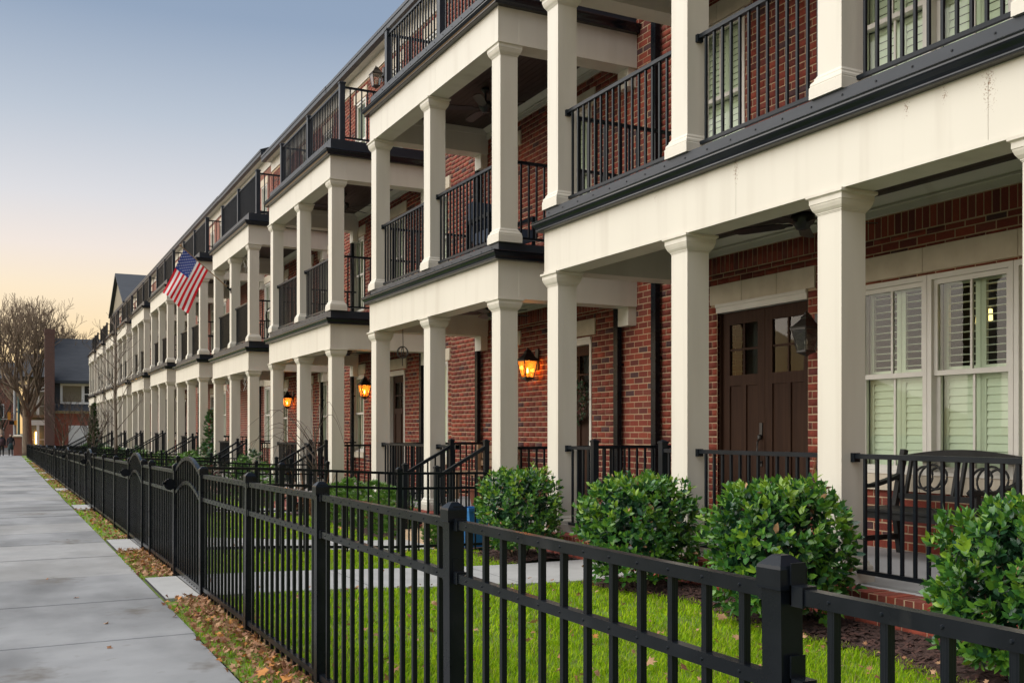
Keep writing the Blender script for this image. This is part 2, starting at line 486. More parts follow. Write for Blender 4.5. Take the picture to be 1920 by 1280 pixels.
class MB:
    def __init__(s):
        s.v, s.f, s.m = [], [], []

    def add(s, vs, fs, mi=0):
        o = len(s.v)
        s.v += [tuple(p) for p in vs]
        for f in fs:
            s.f.append(tuple(i + o for i in f))
            s.m.append(mi)
        return s

    def box(s, x0, x1, y0, y1, z0, z1, mi=0):
        x0, x1 = min(x0, x1), max(x0, x1)
        y0, y1 = min(y0, y1), max(y0, y1)
        z0, z1 = min(z0, z1), max(z0, z1)
        return s.add([(x0, y0, z0), (x1, y0, z0), (x1, y1, z0), (x0, y1, z0), (x0, y0, z1), (x1, y0, z1), (x1, y1, z1), (x0, y1, z1)],
                     [(0, 3, 2, 1), (4, 5, 6, 7), (0, 1, 5, 4), (1, 2, 6, 5), (2, 3, 7, 6), (3, 0, 4, 7)], mi)

    def bar(s, a, b, w, h, up=(0, 0, 1), mi=0):
        """box from a to b; w across, h along up"""
        a, b = Vector(a), Vector(b)
        d = (b - a).normalized()
        u = Vector(up)
        sd = d.cross(u)
        if sd.length < 1e-4:
            sd = d.cross(Vector((1, 0, 0)))
        sd.normalize()
        u = sd.cross(d)
        sd *= w / 2
        u = u * (h / 2)
        vs = [a - sd - u, a + sd - u, a + sd + u, a - sd + u, b - sd - u, b + sd - u, b + sd + u, b - sd + u]
        return s.add(vs, [(0, 1, 2, 3), (7, 6, 5, 4), (0, 4, 5, 1), (1, 5, 6, 2), (2, 6, 7, 3), (3, 7, 4, 0)], mi)

    def tube(s, pts, r, n=6, mi=0, cap=True):
        pts = [Vector(p) for p in pts]
        rs = r if isinstance(r, (list, tuple)) else [r] * len(pts)
        o = len(s.v)
        ref = Vector((0.31, 0.2, 0.93))
        for i, p in enumerate(pts):
            d = (pts[min(i + 1, len(pts) - 1)] - pts[max(i - 1, 0)])
            d = d.normalized() if d.length > 1e-9 else Vector((0, 0, 1))
            a = d.cross(ref)
            if a.length < 0.05:
                a = d.cross(Vector((1, 0, 0)))
            a.normalize()
            b_ = d.cross(a)
            for k in range(n):
                t = 2 * math.pi * k / n
                s.v.append(tuple(p + (a * math.cos(t) + b_ * math.sin(t)) * rs[i]))
        for i in range(len(pts) - 1):
            for k in range(n):
                k2 = (k + 1) % n
                s.f.append((o + i * n + k, o + i * n + k2, o + (i + 1) * n + k2, o + (i + 1) * n + k))
                s.m.append(mi)
        if cap:
            s.f.append(tuple(o + k for k in range(n))[::-1])
            s.m.append(mi)
            e = o + (len(pts) - 1) * n
            s.f.append(tuple(e + k for k in range(n)))
            s.m.append(mi)
        return s

    def sqloft(s, cx, cy, prof, mi=0):
        """square rings (half width, z)"""
        o = len(s.v)
        for h, z in prof:
            s.v += [(cx - h, cy - h, z), (cx + h, cy - h, z), (cx + h, cy + h, z), (cx - h, cy + h, z)]
        for i in range(len(prof) - 1):
            for k in range(4):
                k2 = (k + 1) % 4
                s.f.append((o + i * 4 + k, o + i * 4 + k2, o + i * 4 + 4 + k2, o + i * 4 + 4 + k))
                s.m.append(mi)
        s.f.append((o + 3, o + 2, o + 1, o))
        s.m.append(mi)
        e = o + 4 * (len(prof) - 1)
        s.f.append((e, e + 1, e + 2, e + 3))
        s.m.append(mi)
        return s

    def lathe(s, cx, cy, prof, n=16, mi=0):
        o = len(s.v)
        for r, z in prof:
            for k in range(n):
                t = 2 * math.pi * k / n
                s.v.append((cx + r * math.cos(t), cy + r * math.sin(t), z))
        for i in range(len(prof) - 1):
            for k in range(n):
                k2 = (k + 1) % n
                s.f.append((o + i * n + k, o + i * n + k2, o + (i + 1) * n + k2, o + (i + 1) * n + k))
                s.m.append(mi)
        s.f.append(tuple(o + k for k in range(n))[::-1])
        s.m.append(mi)
        e = o + n * (len(prof) - 1)
        s.f.append(tuple(e + k for k in range(n)))
        s.m.append(mi)
        return s

    def mesh(s, name, mats, smooth=False):
        me = bpy.data.meshes.new(name)
        me.from_pydata(s.v, [], s.f)
        mats = mats if isinstance(mats, (list, tuple)) else [mats]
        for mm in mats:
            me.materials.append(M[mm] if isinstance(mm, str) else mm)
        if len(mats) > 1:
            me.polygons.foreach_set('material_index', s.m)
        if smooth:
            me.polygons.foreach_set('use_smooth', [True] * len(s.f))
        me.update()
        return me

    def build(s, name, mats, parent=None, smooth=False):
        return obj(name, s.mesh(name, mats, smooth), parent)


def np_mesh(name, v, f, mats, mi=None):
    """v (N,3), f (F,k) arrays"""
    me = bpy.data.meshes.new(name)
    nv, nf, k = len(v), len(f), f.shape[1]
    me.vertices.add(nv)
    me.vertices.foreach_set('co', np.asarray(v, dtype=np.float32).ravel())
    me.loops.add(nf * k)
    me.loops.foreach_set('vertex_index', np.asarray(f, dtype=np.int32).ravel())
    me.polygons.add(nf)
    me.polygons.foreach_set('loop_start', np.arange(0, nf * k, k, dtype=np.int32))
    me.polygons.foreach_set('loop_total', np.full(nf, k, dtype=np.int32))
    for mm in mats:
        me.materials.append(M[mm] if isinstance(mm, str) else mm)
    if mi is not None:
        me.polygons.foreach_set('material_index', np.asarray(mi, dtype=np.int32))
    me.update(calc_edges=True)
    me.validate()
    return me


def np_boxes(name, bx, mats, mi):
    """bx (N,6) x0,x1,y0,y1,z0,z1 -> mesh of boxes without the +x (hidden) face"""
    bx = np.asarray(bx, dtype=np.float64)
    idx = np.array([[0, 2, 4], [1, 2, 4], [1, 3, 4], [0, 3, 4], [0, 2, 5], [1, 2, 5], [1, 3, 5], [0, 3, 5]])
    v = bx[:, idx].reshape(-1, 3)
    fq = np.array([[0, 3, 2, 1], [4, 5, 6, 7], [0, 1, 5, 4], [2, 3, 7, 6], [3, 0, 4, 7]])
    f = (fq[None] + (np.arange(len(bx)) * 8)[:, None, None]).reshape(-1, 4)
    return np_mesh(name, v, f, mats, np.repeat(mi, 5))


_unit = {}


def unit_bar(matname):
    if matname not in _unit:
        _unit[matname] = MB().box(-0.5, 0.5, -0.5, 0.5, -0.5, 0.5).mesh('bar_' + matname, matname)
    return _unit[matname]


def barobj(name, matname, parent, x0, x1, y0, y1, z0, z1):
    return obj(name, unit_bar(matname), parent, ((x0 + x1) / 2, (y0 + y1) / 2, (z0 + z1) / 2), None,
               (abs(x1 - x0), abs(y1 - y0), abs(z1 - z0)))


def sweep(prof, path, name, mats, parent, closed_prof=True):
    """prof: (out, z) pairs; path: xy points, outward is to the left-hand side of travel reversed (given normals); mitred"""
    pts = [Vector((p[0], p[1])) for p in path]
    nrm = []
    for i in range(len(pts) - 1):
        d = (pts[i + 1] - pts[i]).normalized()
        nrm.append(Vector((-d.y, d.x)))
    mb = MB()
    rings = []
    for i, p in enumerate(pts):
        if i == 0:
            mt = nrm[0]
        elif i == len(pts) - 1:
            mt = nrm[-1]
        else:
            a, b_ = nrm[i - 1], nrm[i]
            mt = (a + b_) / (1 + a.dot(b_))
        rings.append([(p.x + mt.x * o, p.y + mt.y * o, z) for o, z in prof])
    k = len(prof)
    for r in rings:
        mb.v += r
    for i in range(len(rings) - 1):
        for j in range(k if closed_prof else k - 1):
            j2 = (j + 1) % k
            mb.f.append((i * k + j, i * k + j2, (i + 1) * k + j2, (i + 1) * k + j))
            mb.m.append(0)
    mb.f.append(tuple(range(k)))
    mb.m.append(0)
    mb.f.append(tuple(range((len(rings) - 1) * k, len(rings) * k))[::-1])
    mb.m.append(0)
    return mb.build(name, mats, parent)


TAN, CO2 = 946 / 1867, 1867 * (1 + (946 / 1867) ** 2)


def proj(x, y, z):
    d = y + TAN * x
    return 14 + CO2 * x / d, 807.5 - (z - E) * 1867 / (d * math.cos(math.atan(TAN)))


# ---------------------------------------------------------------- the ground
def g(y):
    """level of the pavement along the street"""
    return E - 1.18 - 0.0098 * max(0.0, y - 4)


_gy = [-20, 9.6, 11.0, 18, 25, 40, 60, 90, 130]
_gz = [-1.32, -1.32, -1.42, -1.50, -1.56, -1.66, -1.84, -2.1, -2.3]


def gp(y):
    """level of the beds along the porches"""
    return E + float(np.interp(y, _gy, _gz))


def gz(x, y):
    t = min(1.0, max(0.0, (x - 1.27) / 3.4))
    t = t * t * (3 - 2 * t)
    return g(y) * (1 - t) + gp(y) * t


XF = 1.265           # front fence line
XE = 1.0             # pavement edge
W = 7.36             # brick wall plane


def sheet(name, xs, ys, zf, mats, parent=None):
    v = np.array([(x, y, zf(x, y)) for y in ys for x in xs])
    nx = len(xs)
    f = np.array([(j * nx + i, j * nx + i + 1, (j + 1) * nx + i + 1, (j + 1) * nx + i) for j in range(len(ys) - 1) for i in range(nx - 1)])
    return obj(name, np_mesh(name, v, f, mats), parent)


ys_far = [-60, -20, 0, 4] + [4 + i * 4 for i in range(1, 40)] + [180, 260, 400, 900]
tag(sheet('ground', [-400, -60, -14, -4, -1.4, 1.1, 4.6, 20, 60, 400], ys_far,
          lambda x, y: (g(min(y, 110)) if x < 1.2 else gz(x, min(y, 110))) - 0.12, ['earth']), 'bare ground under the whole street', None, None, 'structure')
tag(sheet('road', [-12.4, -9, -5.5, -3.3], ys_far, lambda x, y: g(min(y, 110)) - 0.10, ['asphalt']), 'grey asphalt road beside the pavement', None, None, 'structure')
kb = MB()
for i in range(len(ys_far) - 1):
    a, b_ = ys_far[i], ys_far[i + 1]
    za, zb = g(min(a, 110)), g(min(b_, 110))
    o = len(kb.v)
    kb.v += [(-3.3, a, za - 0.3), (-3.3, a, za + 0.02), (-3.15, a, za + 0.02), (-3.15, a, za - 0.3),
             (-3.3, b_, zb - 0.3), (-3.3, b_, zb + 0.02), (-3.15, b_, zb + 0.02), (-3.15, b_, zb - 0.3)]
    kb.f += [(o, o + 1, o + 5, o + 4), (o + 1, o + 2, o + 6, o + 5), (o + 2, o + 3, o + 7, o + 6)]
    kb.m += [0, 0, 0]
tag(kb.build('kerb', 'concrete'), 'concrete kerb along the road', None, None, 'structure')
tag(sheet('verge', [-3.15, -2.2, -1.3], ys_far, lambda x, y: g(min(y, 110)) - 0.02, ['lawn_base']), 'grass strip between kerb and pavement', None, None, 'structure')
ys_l = [-6 + 0.5 * i for i in range(0, 40)] + [14 + 2 * i for i in range(0, 40)]
lawn = tag(sheet('lawn', [1.0, 1.27, 1.6, 2.0, 2.5, 3.0, 3.5, 4.0, 4.4, 4.8, 5.4, 7.2], ys_l, lambda x, y: gz(x, y) - 0.012, ['lawn_base']),
           'green front lawns behind the black fence', None, None, 'structure')

# pavement: slabs with open joints
pave = tag(sheet('pavement', [-1.3, 0.0, 0.995], ys_far, lambda x, y: g(min(y, 110)) - 0.035, ['joint']), 'pale grey concrete pavement beside the fence', None, None, 'structure')
slabs = [-3.0 + 1.52 * i for i in range(0, 70)]
for i in range(len(slabs) - 1):
    a, b_ = slabs[i] + 0.006, slabs[i + 1] - 0.006
    dz = random.uniform(-0.004, 0.004)
    za, zb = g(a) + dz, g(b_) + dz
    x0, x1 = -1.3, XE + random.uniform(-0.012, 0.012)
    e = 0.012
    mb = MB()
    mb.v = [(x0, a, za - 0.1), (x1, a, za - 0.1), (x1, b_, zb - 0.1), (x0, b_, zb - 0.1),
            (x0, a, za - e), (x1, a, za - e), (x1, b_, zb - e), (x0, b_, zb - e),
            (x0 + e, a + e, za), (x1 - e, a + e, za), (x1 - e, b_ - e, zb), (x0 + e, b_ - e, zb)]
    mb.f = [(0, 1, 5, 4), (1, 2, 6, 5), (2, 3, 7, 6), (3, 0, 4, 7), (4, 5, 9, 8), (5, 6, 10, 9), (6, 7, 11, 10), (7, 4, 8, 11), (8, 9, 10, 11)]
    mb.m = [0] * 9
    mb.build('slab', random.choice(['concrete', 'concrete', 'concrete_b', 'concrete_c']), pave)

# ---------------------------------------------------------------- townhouses
XB = 5.33            # front face of the porch beams
XC = 5.478           # column centre line
CW = 0.118           # half width of a column shaft


def spec(k):
    """levels measured from the eye, then lifted by E"""
    t = {1: (-1.10, 1.739, 2.207, 2.455, 4.81, 5.25, 5.56, 8.35), 2: (-1.13, 1.62, 2.082, 2.304, 4.74, 5.176, 5.49, 8.35),
         3: (-1.19, 1.524, 1.981, 2.237, 4.674, 5.10, 5.42, 8.35), 4: (-1.22, 1.505, 1.969, 2.23, 4.644, 5.106, 5.415, 8.36),
         5: (-1.10, 1.68, 2.14, 2.39, 4.78, 5.29, 5.58, 8.60)}
    a = t.get(k, (-1.00, 1.85, 2.33, 2.58, 4.90, 5.38, 5.70, 8.62))
    a = [v + E for v in a]
    d = dict(zip(('floor', 'b0', 'b1', 'deck', 'u0', 'u1', 'd3', 'soffit'), a))
    if k == 1:
        d.update(y0=2.0, y1=9.72, cols=[2.118, 3.773, 5.444, 7.267, 9.585], wy0=0.6, wy1=10.40)
    else:
        y0 = 10.893 + 7.07 * (k - 2)
        if k == 4:
            y0 -= 0.05
        d.update(y0=y0, y1=y0 + 4.82, cols=[y0 + CW, y0 + 2.38, y0 + 4.82 - CW], wy0=10.40 if k == 2 else y0 - 0.95, wy1=y0 + 7.07 - 0.95)
    return d


LABELS = {
    1: 'nearest brick townhouse with a brown double door and wide cream porches',
    2: 'second brick townhouse from the front, with a wreath on its door',
    3: 'third brick townhouse from the front, behind the arching bare twigs',
    4: 'fourth brick townhouse from the front, flying the striped flag',
    5: 'fifth brick townhouse from the front, just beyond the flag',
    6: 'sixth brick townhouse from the front, behind the hanging flag cloth',
    7: 'seventh brick townhouse from the front, above the arched gates',
    8: 'eighth brick townhouse from the front, cream porches behind the slim bare tree',
    9: 'ninth brick townhouse from the front, small in the distance',
    10: 'tenth brick townhouse, last but one of the row',
    11: 'last brick townhouse of the row, with a gable above its roof'}
ORD = ['', 'first', 'second', 'third', 'fourth', 'fifth', 'sixth', 'seventh', 'eighth', 'ninth', 'tenth', 'eleventh']
OCC = []                                   # boxes that hide brickwork from the camera


def seen_mask(p):
    """p (N,3): which points the camera sees past the collected boxes, and inside the picture"""
    o = np.array((0, 0, E))
    d = p - o
    ok = np.ones(len(p), bool)
    for b_ in OCC:
        lo, hi = np.array(b_[0::2]), np.array(b_[1::2])
        with np.errstate(divide='ignore', invalid='ignore'):
            t1, t2 = (lo - o) / d, (hi - o) / d
        tn, tf = np.minimum(t1, t2).max(1), np.maximum(t1, t2).min(1)
        ok &= ~((tn < tf) & (tf > 0) & (tn < 0.995))
    dd = p[:, 1] + TAN * p[:, 0]
    px = 14 + CO2 * p[:, 0] / dd
    py = 807.5 - (p[:, 2] - E) * 1867 / (dd * math.cos(math.atan(TAN)))
    return ok & (px > 5) & (px < 1915) & (py > 5) & (py < 1275) & (dd > 0.5)


BRICKMESH = {}


def brick_mesh(i):
    if i not in BRICKMESH:
        mb = MB()
        e = 0.02
        # unit brick, front at x=0 (towards the street), soft front edge
        mb.v = [(1, 0, 0), (1, 1, 0), (1, 1, 1), (1, 0, 1), (0.08, 0, 0), (0.08, 1, 0), (0.08, 1, 1), (0.08, 0, 1),
                (0, e, e * 2.4), (0, 1 - e, e * 2.4), (0, 1 - e, 1 - e * 2.4), (0, e, 1 - e * 2.4)]
        mb.f = [(0, 1, 5, 4), (1, 2, 6, 5), (2, 3, 7, 6), (3, 0, 4, 7), (4, 5, 9, 8), (5, 6, 10, 9), (6, 7, 11, 10), (7, 4, 8, 11), (8, 9, 10, 11)]
        mb.f = [f[::-1] for f in mb.f]
        mb.m = [0] * 9
        BRICKMESH[i] = mb.mesh('brick_kind', BR[i])
    return BRICKMESH[i]


def lay_bricks(y0, y1, z0, z1, holes, soldiers):
    """running bond between y0..y1, z0..z1; holes are (ya, yb, za, zb); soldiers are (ya, yb, za, zb) bands of upright bricks"""
    L, Hh, J = 0.203, 0.0794, 0.0125
    out = []
    holes = list(holes) + list(soldiers)
    nr = int((z1 - z0) / Hh)
    for r in range(nr):
        za, zb = z0 + r * Hh + J / 2, z0 + (r + 1) * Hh - J / 2
        near_h = [h for h in holes if h[2] < zb + J and h[3] > za - J]
        full = sorted((h[0], h[1]) for h in near_h if h[2] <= za + 0.012 and h[3] >= zb - 0.012)
        part = [h for h in near_h if not (h[2] <= za + 0.012 and h[3] >= zb - 0.012)]
        segs, cur = [], y0
        for a, b_ in full:
            if a > cur:
                segs.append((cur, min(a, y1)))
            cur = max(cur, b_)
        if cur < y1:
            segs.append((cur, y1))
        off = (r % 2) * L / 2
        for a, b_ in segs:
            ed = sorted({a, b_, *[e for h in part for e in h[:2] if a < e < b_]})
            for sa, sb in zip(ed[:-1], ed[1:]):
                lo, hi = za, zb
                for h in part:
                    if h[0] < (sa + sb) / 2 < h[1]:
                        if h[2] > za:
                            hi = min(hi, h[2] - J * 0.6)
                        if h[3] < zb:
                            lo = max(lo, h[3] + J * 0.6)
                if hi - lo < 0.012:
                    continue
                for i in range(math.floor((sa - off) / L), math.ceil((sb - off) / L)):
                    ja, jb = off + i * L, off + (i + 1) * L
                    ya, yb = max(sa, ja), min(sb, jb)
                    ya += J / 2 if (ya == ja or ya in (a,)) else 0.0
                    yb -= J / 2 if (yb == jb or yb in (b_,)) else 0.0
                    if yb - ya > 0.012:
                        jy, jz = random.uniform(-0.0015, 0.0015), random.uniform(-0.0015, 0.0015)
                        out.append((W - 0.0042 + random.uniform(-0.0015, 0.0015), W + 0.02, ya + jy, yb + jy, lo + jz, hi + jz))
    for a, b_, za, zb in soldiers:
        n_ = max(1, round((b_ - a) / Hh))
        for i in range(n_):
            ya = a + (b_ - a) * i / n_ + J / 2
            yb = a + (b_ - a) * (i + 1) / n_ - J / 2
            out.append((W - 0.0042 + random.uniform(-0.0015, 0.0015), W + 0.02, ya, yb, za + J / 2, zb - J / 2))
    return np.array(out)


def wall_plane(y0, y1, z0, z1, holes, name, mats, parent, x=W):
    ys = sorted({y0, y1, *[v for h in holes for v in h[:2] if y0 < v < y1]})
    zs = sorted({z0, z1, *[v for h in holes for v in h[2:] if z0 < v < z1]})
    mb = MB()
    for i in range(len(ys) - 1):
        for j in range(len(zs) - 1):
            ym, zm = (ys[i] + ys[i + 1]) / 2, (zs[j] + zs[j + 1]) / 2
            if any(h[0] < ym < h[1] and h[2] < zm < h[3] for h in holes):
                continue
            mb.add([(x, ys[i], zs[j]), (x, ys[i + 1], zs[j]), (x, ys[i + 1], zs[j + 1]), (x, ys[i], zs[j + 1])], [(0, 3, 2, 1)])
    return mb.build(name, mats, parent)


COLM = {}


def column_mesh(h):
    key = round(h, 3)
    if key not in COLM:
        c = CW
        p = [(c + 0.045, 0), (c + 0.045, 0.085), (c + 0.038, 0.092), (c + 0.040, 0.10), (c + 0.036, 0.118), (c + 0.022, 0.132), (c + 0.018, 0.138),
             (c + 0.018, 0.150), (c + 0.010, 0.158), (c + 0.001, 0.172), (c, 0.175), (c, h - 0.150), (c + 0.004, h - 0.149), (c + 0.004, h - 0.141), (c + 0.010, h - 0.140), (c + 0.010, h - 0.132),
             (c + 0.014, h - 0.130), (c + 0.028, h - 0.110), (c + 0.038, h - 0.084), (c + 0.040, h - 0.072), (c + 0.044, h - 0.070), (c + 0.044, h - 0.036), (c + 0.047, h - 0.030),
             (c + 0.060, h - 0.022), (c + 0.062, h - 0.020), (c + 0.062, h)]
        COLM[key] = MB().sqloft(0, 0, p).mesh('column', 'cream')
    return COLM[key]


def railing_y(parent, x, ya, yb, z, h, single, post=False):
    """railing along the street between ya and yb"""
    if yb - ya < 0.12:
        return
    mb = MB()
    mb.box(x - 0.022, x + 0.022, ya, yb, z + h - 0.035, z + h)
    rl = mb.build('railing', 'rail_metal', parent)
    barobj('bottom_rail', 'rail_metal', rl, x - 0.015, x + 0.015, ya, yb, z + 0.075, z + 0.105)
    if single:
        for yy, s_ in ((ya, 1), (yb, -1)):
            barobj('rail_bracket', 'rail_metal', rl, x - 0.03, x + 0.03, yy, yy + s_ * 0.035, z + h - 0.06, z + h + 0.006)
            barobj('rail_bracket', 'rail_metal', rl, x - 0.025, x + 0.025, yy, yy + s_ * 0.03, z + 0.055, z + 0.112)
    n_ = max(2, round((yb - ya) / 0.113))
    bm = MB()
    for i in range(1, n_):
        yy = ya + (yb - ya) * i / n_
        if single:
            barobj('baluster', 'rail_metal', rl, x - 0.0105, x + 0.0105, yy - 0.0105, yy + 0.0105, z + 0.104, z + h - 0.034)
        else:
            bm.box(x - 0.0105, x + 0.0105, yy - 0.0105, yy + 0.0105, z + 0.104, z + h - 0.034)
    if not single:
        tag(bm.build('balusters', 'rail_metal', rl), kind='stuff')


def railing_x(parent, y, xa, xb, z, h, single):
    mb = MB()
    mb.box(xa, xb, y - 0.022, y + 0.022, z + h - 0.035, z + h)
    rl = mb.build('railing', 'rail_metal', parent)
    barobj('bottom_rail', 'rail_metal', rl, xa, xb, y - 0.015, y + 0.015, z + 0.075, z + 0.105)
    n_ = max(2, round((xb - xa) / 0.113))
    bm = MB()
    for i in range(1, n_):
        xx = xa + (xb - xa) * i / n_
        if single:
            barobj('baluster', 'rail_metal', rl, xx - 0.0105, xx + 0.0105, y - 0.0105, y + 0.0105, z + 0.104, z + h - 0.034)
        else:
            bm.box(xx - 0.0105, xx + 0.0105, y - 0.0105, y + 0.0105, z + 0.104, z + h - 0.034)
    if not single:
        tag(bm.build('balusters', 'rail_metal', rl), kind='stuff')


def window(parent, ya, yb, za, zb, sill=True, slats=0, mid=None):
    """double hung sash window; slats 0 = blind as one mesh, 1 = every slat built, upper half open, 2 = every slat built, all closed"""
    zm = mid if mid is not None else (za + zb) / 2
    fr = MB()
    c = 0.045
    for y_, s_ in ((ya, 1), (yb, -1)):
        fr.box(W - 0.012, W + 0.14, y_, y_ + s_ * c, za, zb)
    fr.box(W - 0.012, W + 0.14, ya + c, yb - c, zb - c, zb)
    fr.box(W - 0.010, W + 0.14, ya + c, yb - c, za, za + 0.035)
    wi = fr.build('window', 'window_white', parent)
    yi0, yi1, zi0, zi1 = ya + c, yb - c, za + 0.035, zb - c
    st = 0.04
    ym = (yi0 + yi1) / 2
    for nm, x0, x1, z0, z1 in (('upper_sash', W + 0.02, W + 0.055, zm - 0.02, zi1), ('lower_sash', W + 0.056, W + 0.09, zi0, zm + 0.025)):
        sb = MB()
        for y_, s_ in ((yi0, 1), (yi1, -1)):
            sb.box(x0, x1, y_, y_ + s_ * st, z0, z1)
        sb.box(x0, x1, yi0 + st, yi1 - st, z0, z0 + 0.045)
        sb.box(x0, x1, yi0 + st, yi1 - st, z1 - 0.045, z1)
        sb.box(x0 + 0.006, x1 - 0.006, ym - 0.011, ym + 0.011, z0 + 0.045, z1 - 0.045)
        sb.build(nm, 'window_white', wi)
        xm = (x0 + x1) / 2
        for a, b_ in ((yi0 + st, ym - 0.011), (ym + 0.011, yi1 - st)):
            MB().add([(xm, a, z0 + 0.045), (xm, b_, z0 + 0.045), (xm, b_, z1 - 0.045), (xm, a, z1 - 0.045)], [(0, 3, 2, 1)]).build('pane', 'pane', wi)
    # shutters inside the room
    xs0 = W + 0.15
    sh = MB()
    for z0, z1 in ((zi0, zm - 0.01), (zm + 0.01, zi1)):
        for a, b_ in ((yi0, ym - 0.002), (ym + 0.002, yi1)):
            sh.box(xs0, xs0 + 0.03, a, a + 0.05, z0, z1)
            sh.box(xs0, xs0 + 0.03, b_ - 0.05, b_, z0, z1)
            sh.box(xs0, xs0 + 0.03, a + 0.05, b_ - 0.05, z0, z0 + 0.05)
            sh.box(xs0, xs0 + 0.03, a + 0.05, b_ - 0.05, z1 - 0.05, z1)
    sh.build('shutter_frame', 'shutter', wi)
    bl = MB()
    for hi_, (z0, z1) in enumerate(((zi0 + 0.05, zm - 0.06), (zm + 0.06, zi1 - 0.05))):
        opened = slats == 1 and hi_ == 1
        n_ = max(3, int((z1 - z0) / 0.066))
        for a, b_ in ((yi0 + 0.052, ym - 0.054), (ym + 0.054, yi1 - 0.052)):
            for i in range(n_):
                zc = z0 + (z1 - z0) * (i + 0.5) / n_
                hw = 0.021 if opened else 0.037
                ang = R(-4) if opened else R(76)
                dx, dz = hw * math.cos(ang), hw * math.sin(ang)
                if slats:
                    t = MB().bar((xs0 + 0.015, a, zc), (xs0 + 0.015, b_, zc), 0.005, hw * 2, (dx, 0, dz))
                    t.build('slat', 'shutter', wi)
                else:
                    bl.bar((xs0 + 0.015, a, zc), (xs0 + 0.015, b_, zc), 0.006, hw * 2, (dx, 0, dz))
    if not slats:
        tag(bl.build('blind', 'shutter', wi), kind='stuff')
    rm = MB()
    xr = W + 0.9
    rm.add([(xr, ya, za), (xr, yb, za), (xr, yb, zb), (xr, ya, zb)], [(0, 3, 2, 1)])
    rm.add([(W + 0.14, ya, za), (xr, ya, za), (xr, yb, za), (W + 0.14, yb, za), (W + 0.14, ya, zb), (xr, ya, zb), (xr, yb, zb), (W + 0.14, yb, zb)],
           [(0, 1, 2, 3), (7, 6, 5, 4), (0, 4, 5, 1), (3, 2, 6, 7)])
    rm.build('interior', 'interior', wi)
    if sill:
        MB().box(W - 0.05, W + 0.0, ya - 0.07, yb + 0.07, za - 0.13, za - 0.004).build('sill', 'stone', wi)
    return wi


def lintel(parent, ya, yb, z0, z1, n_=1):
    for i in range(n_):
        a, b_ = ya + (yb - ya) * i / n_ + 0.003, ya + (yb - ya) * (i + 1) / n_ - 0.003
        MB().box(W - 0.022, W + 0.02, a, b_, z0, z1).build('lintel', 'stone', parent)


def door_leaf(parent, ya, yb, z0, z1, hinge_far=True, lites=(2, 2), handle=True):
    x0, x1 = W + 0.07, W + 0.115
    h = z1 - z0
    st = 0.115
    zt = z0 + h * 0.655
    zl0, zl1 = zt + 0.12, z1 - 0.14
    mb = MB()
    mb.box(x0, x1, ya, ya + st, z0, z1)
    mb.box(x0, x1, yb - st, yb, z0, z1)
    for a, b_ in ((z0, z0 + 0.22), (zt, zl0), (zl1, z1)):
        mb.box(x0, x1, ya + st, yb - st, a, b_)
    ym = (ya + yb) / 2
    mb.box(x0, x1, ym - 0.045, ym + 0.045, z0 + 0.22, zt)
    ny, nz = lites
    for i in range(1, ny):
        yy = ya + st + (yb - ya - 2 * st) * i / ny
        mb.box(x0 + 0.008, x1 - 0.008, yy - 0.012, yy + 0.012, zl0, zl1)
    for i in range(1, nz):
        zz = zl0 + (zl1 - zl0) * i / nz
        mb.box(x0 + 0.010, x1 - 0.010, ya + st, yb - st, zz - 0.012, zz + 0.012)
    d = mb.build('door', 'door_wood', parent)
    for a, b_ in ((ya + st, ym - 0.045), (ym + 0.045, yb - st)):
        MB().box(x0 + 0.018, x1 - 0.012, a, b_, z0 + 0.22, zt).build('panel', 'door_wood', d)
    for i in range(ny):
        for j in range(nz):
            a, b_ = ya + st + (yb - ya - 2 * st) * i / ny, ya + st + (yb - ya - 2 * st) * (i + 1) / ny
            c_, e_ = zl0 + (zl1 - zl0) * j / nz, zl0 + (zl1 - zl0) * (j + 1) / nz
            MB().add([(x0 + 0.02, a, c_), (x0 + 0.02, b_, c_), (x0 + 0.02, b_, e_), (x0 + 0.02, a, e_)], [(0, 3, 2, 1)]).build('pane', 'pane', d)
    MB().add([(x1 + 0.3, ya, z0), (x1 + 0.3, yb, z0), (x1 + 0.3, yb, z1), (x1 + 0.3, ya, z1)], [(0, 3, 2, 1)]).build('interior', 'interior', d)
    if handle:
        yy = (yb - 0.05) if not hinge_far else (ya + 0.05)
        hb = MB()
        hb.box(x0 - 0.014, x0, yy - 0.022, yy + 0.022, z0 + 1.02, z0 + 1.17)
        hb.tube([(x0 - 0.014, yy, z0 + 1.00), (x0 - 0.06, yy, z0 + 0.96), (x0 - 0.065, yy, z0 + 0.86), (x0 - 0.05, yy, z0 + 0.76), (x0 - 0.005, yy, z0 + 0.72)], 0.011, 8)
        hb.box(x0 - 0.012, x0, yy - 0.018, yy + 0.018, z0 + 0.69, z0 + 0.75)
        hb.lathe(x0 - 0.03, yy, [(0.012, z0 + 0.985), (0.024, z0 + 0.995), (0.024, z0 + 1.03), (0.012, z0 + 1.04)], 10)
        hb.build('handle', 'bronze', d)
    return d


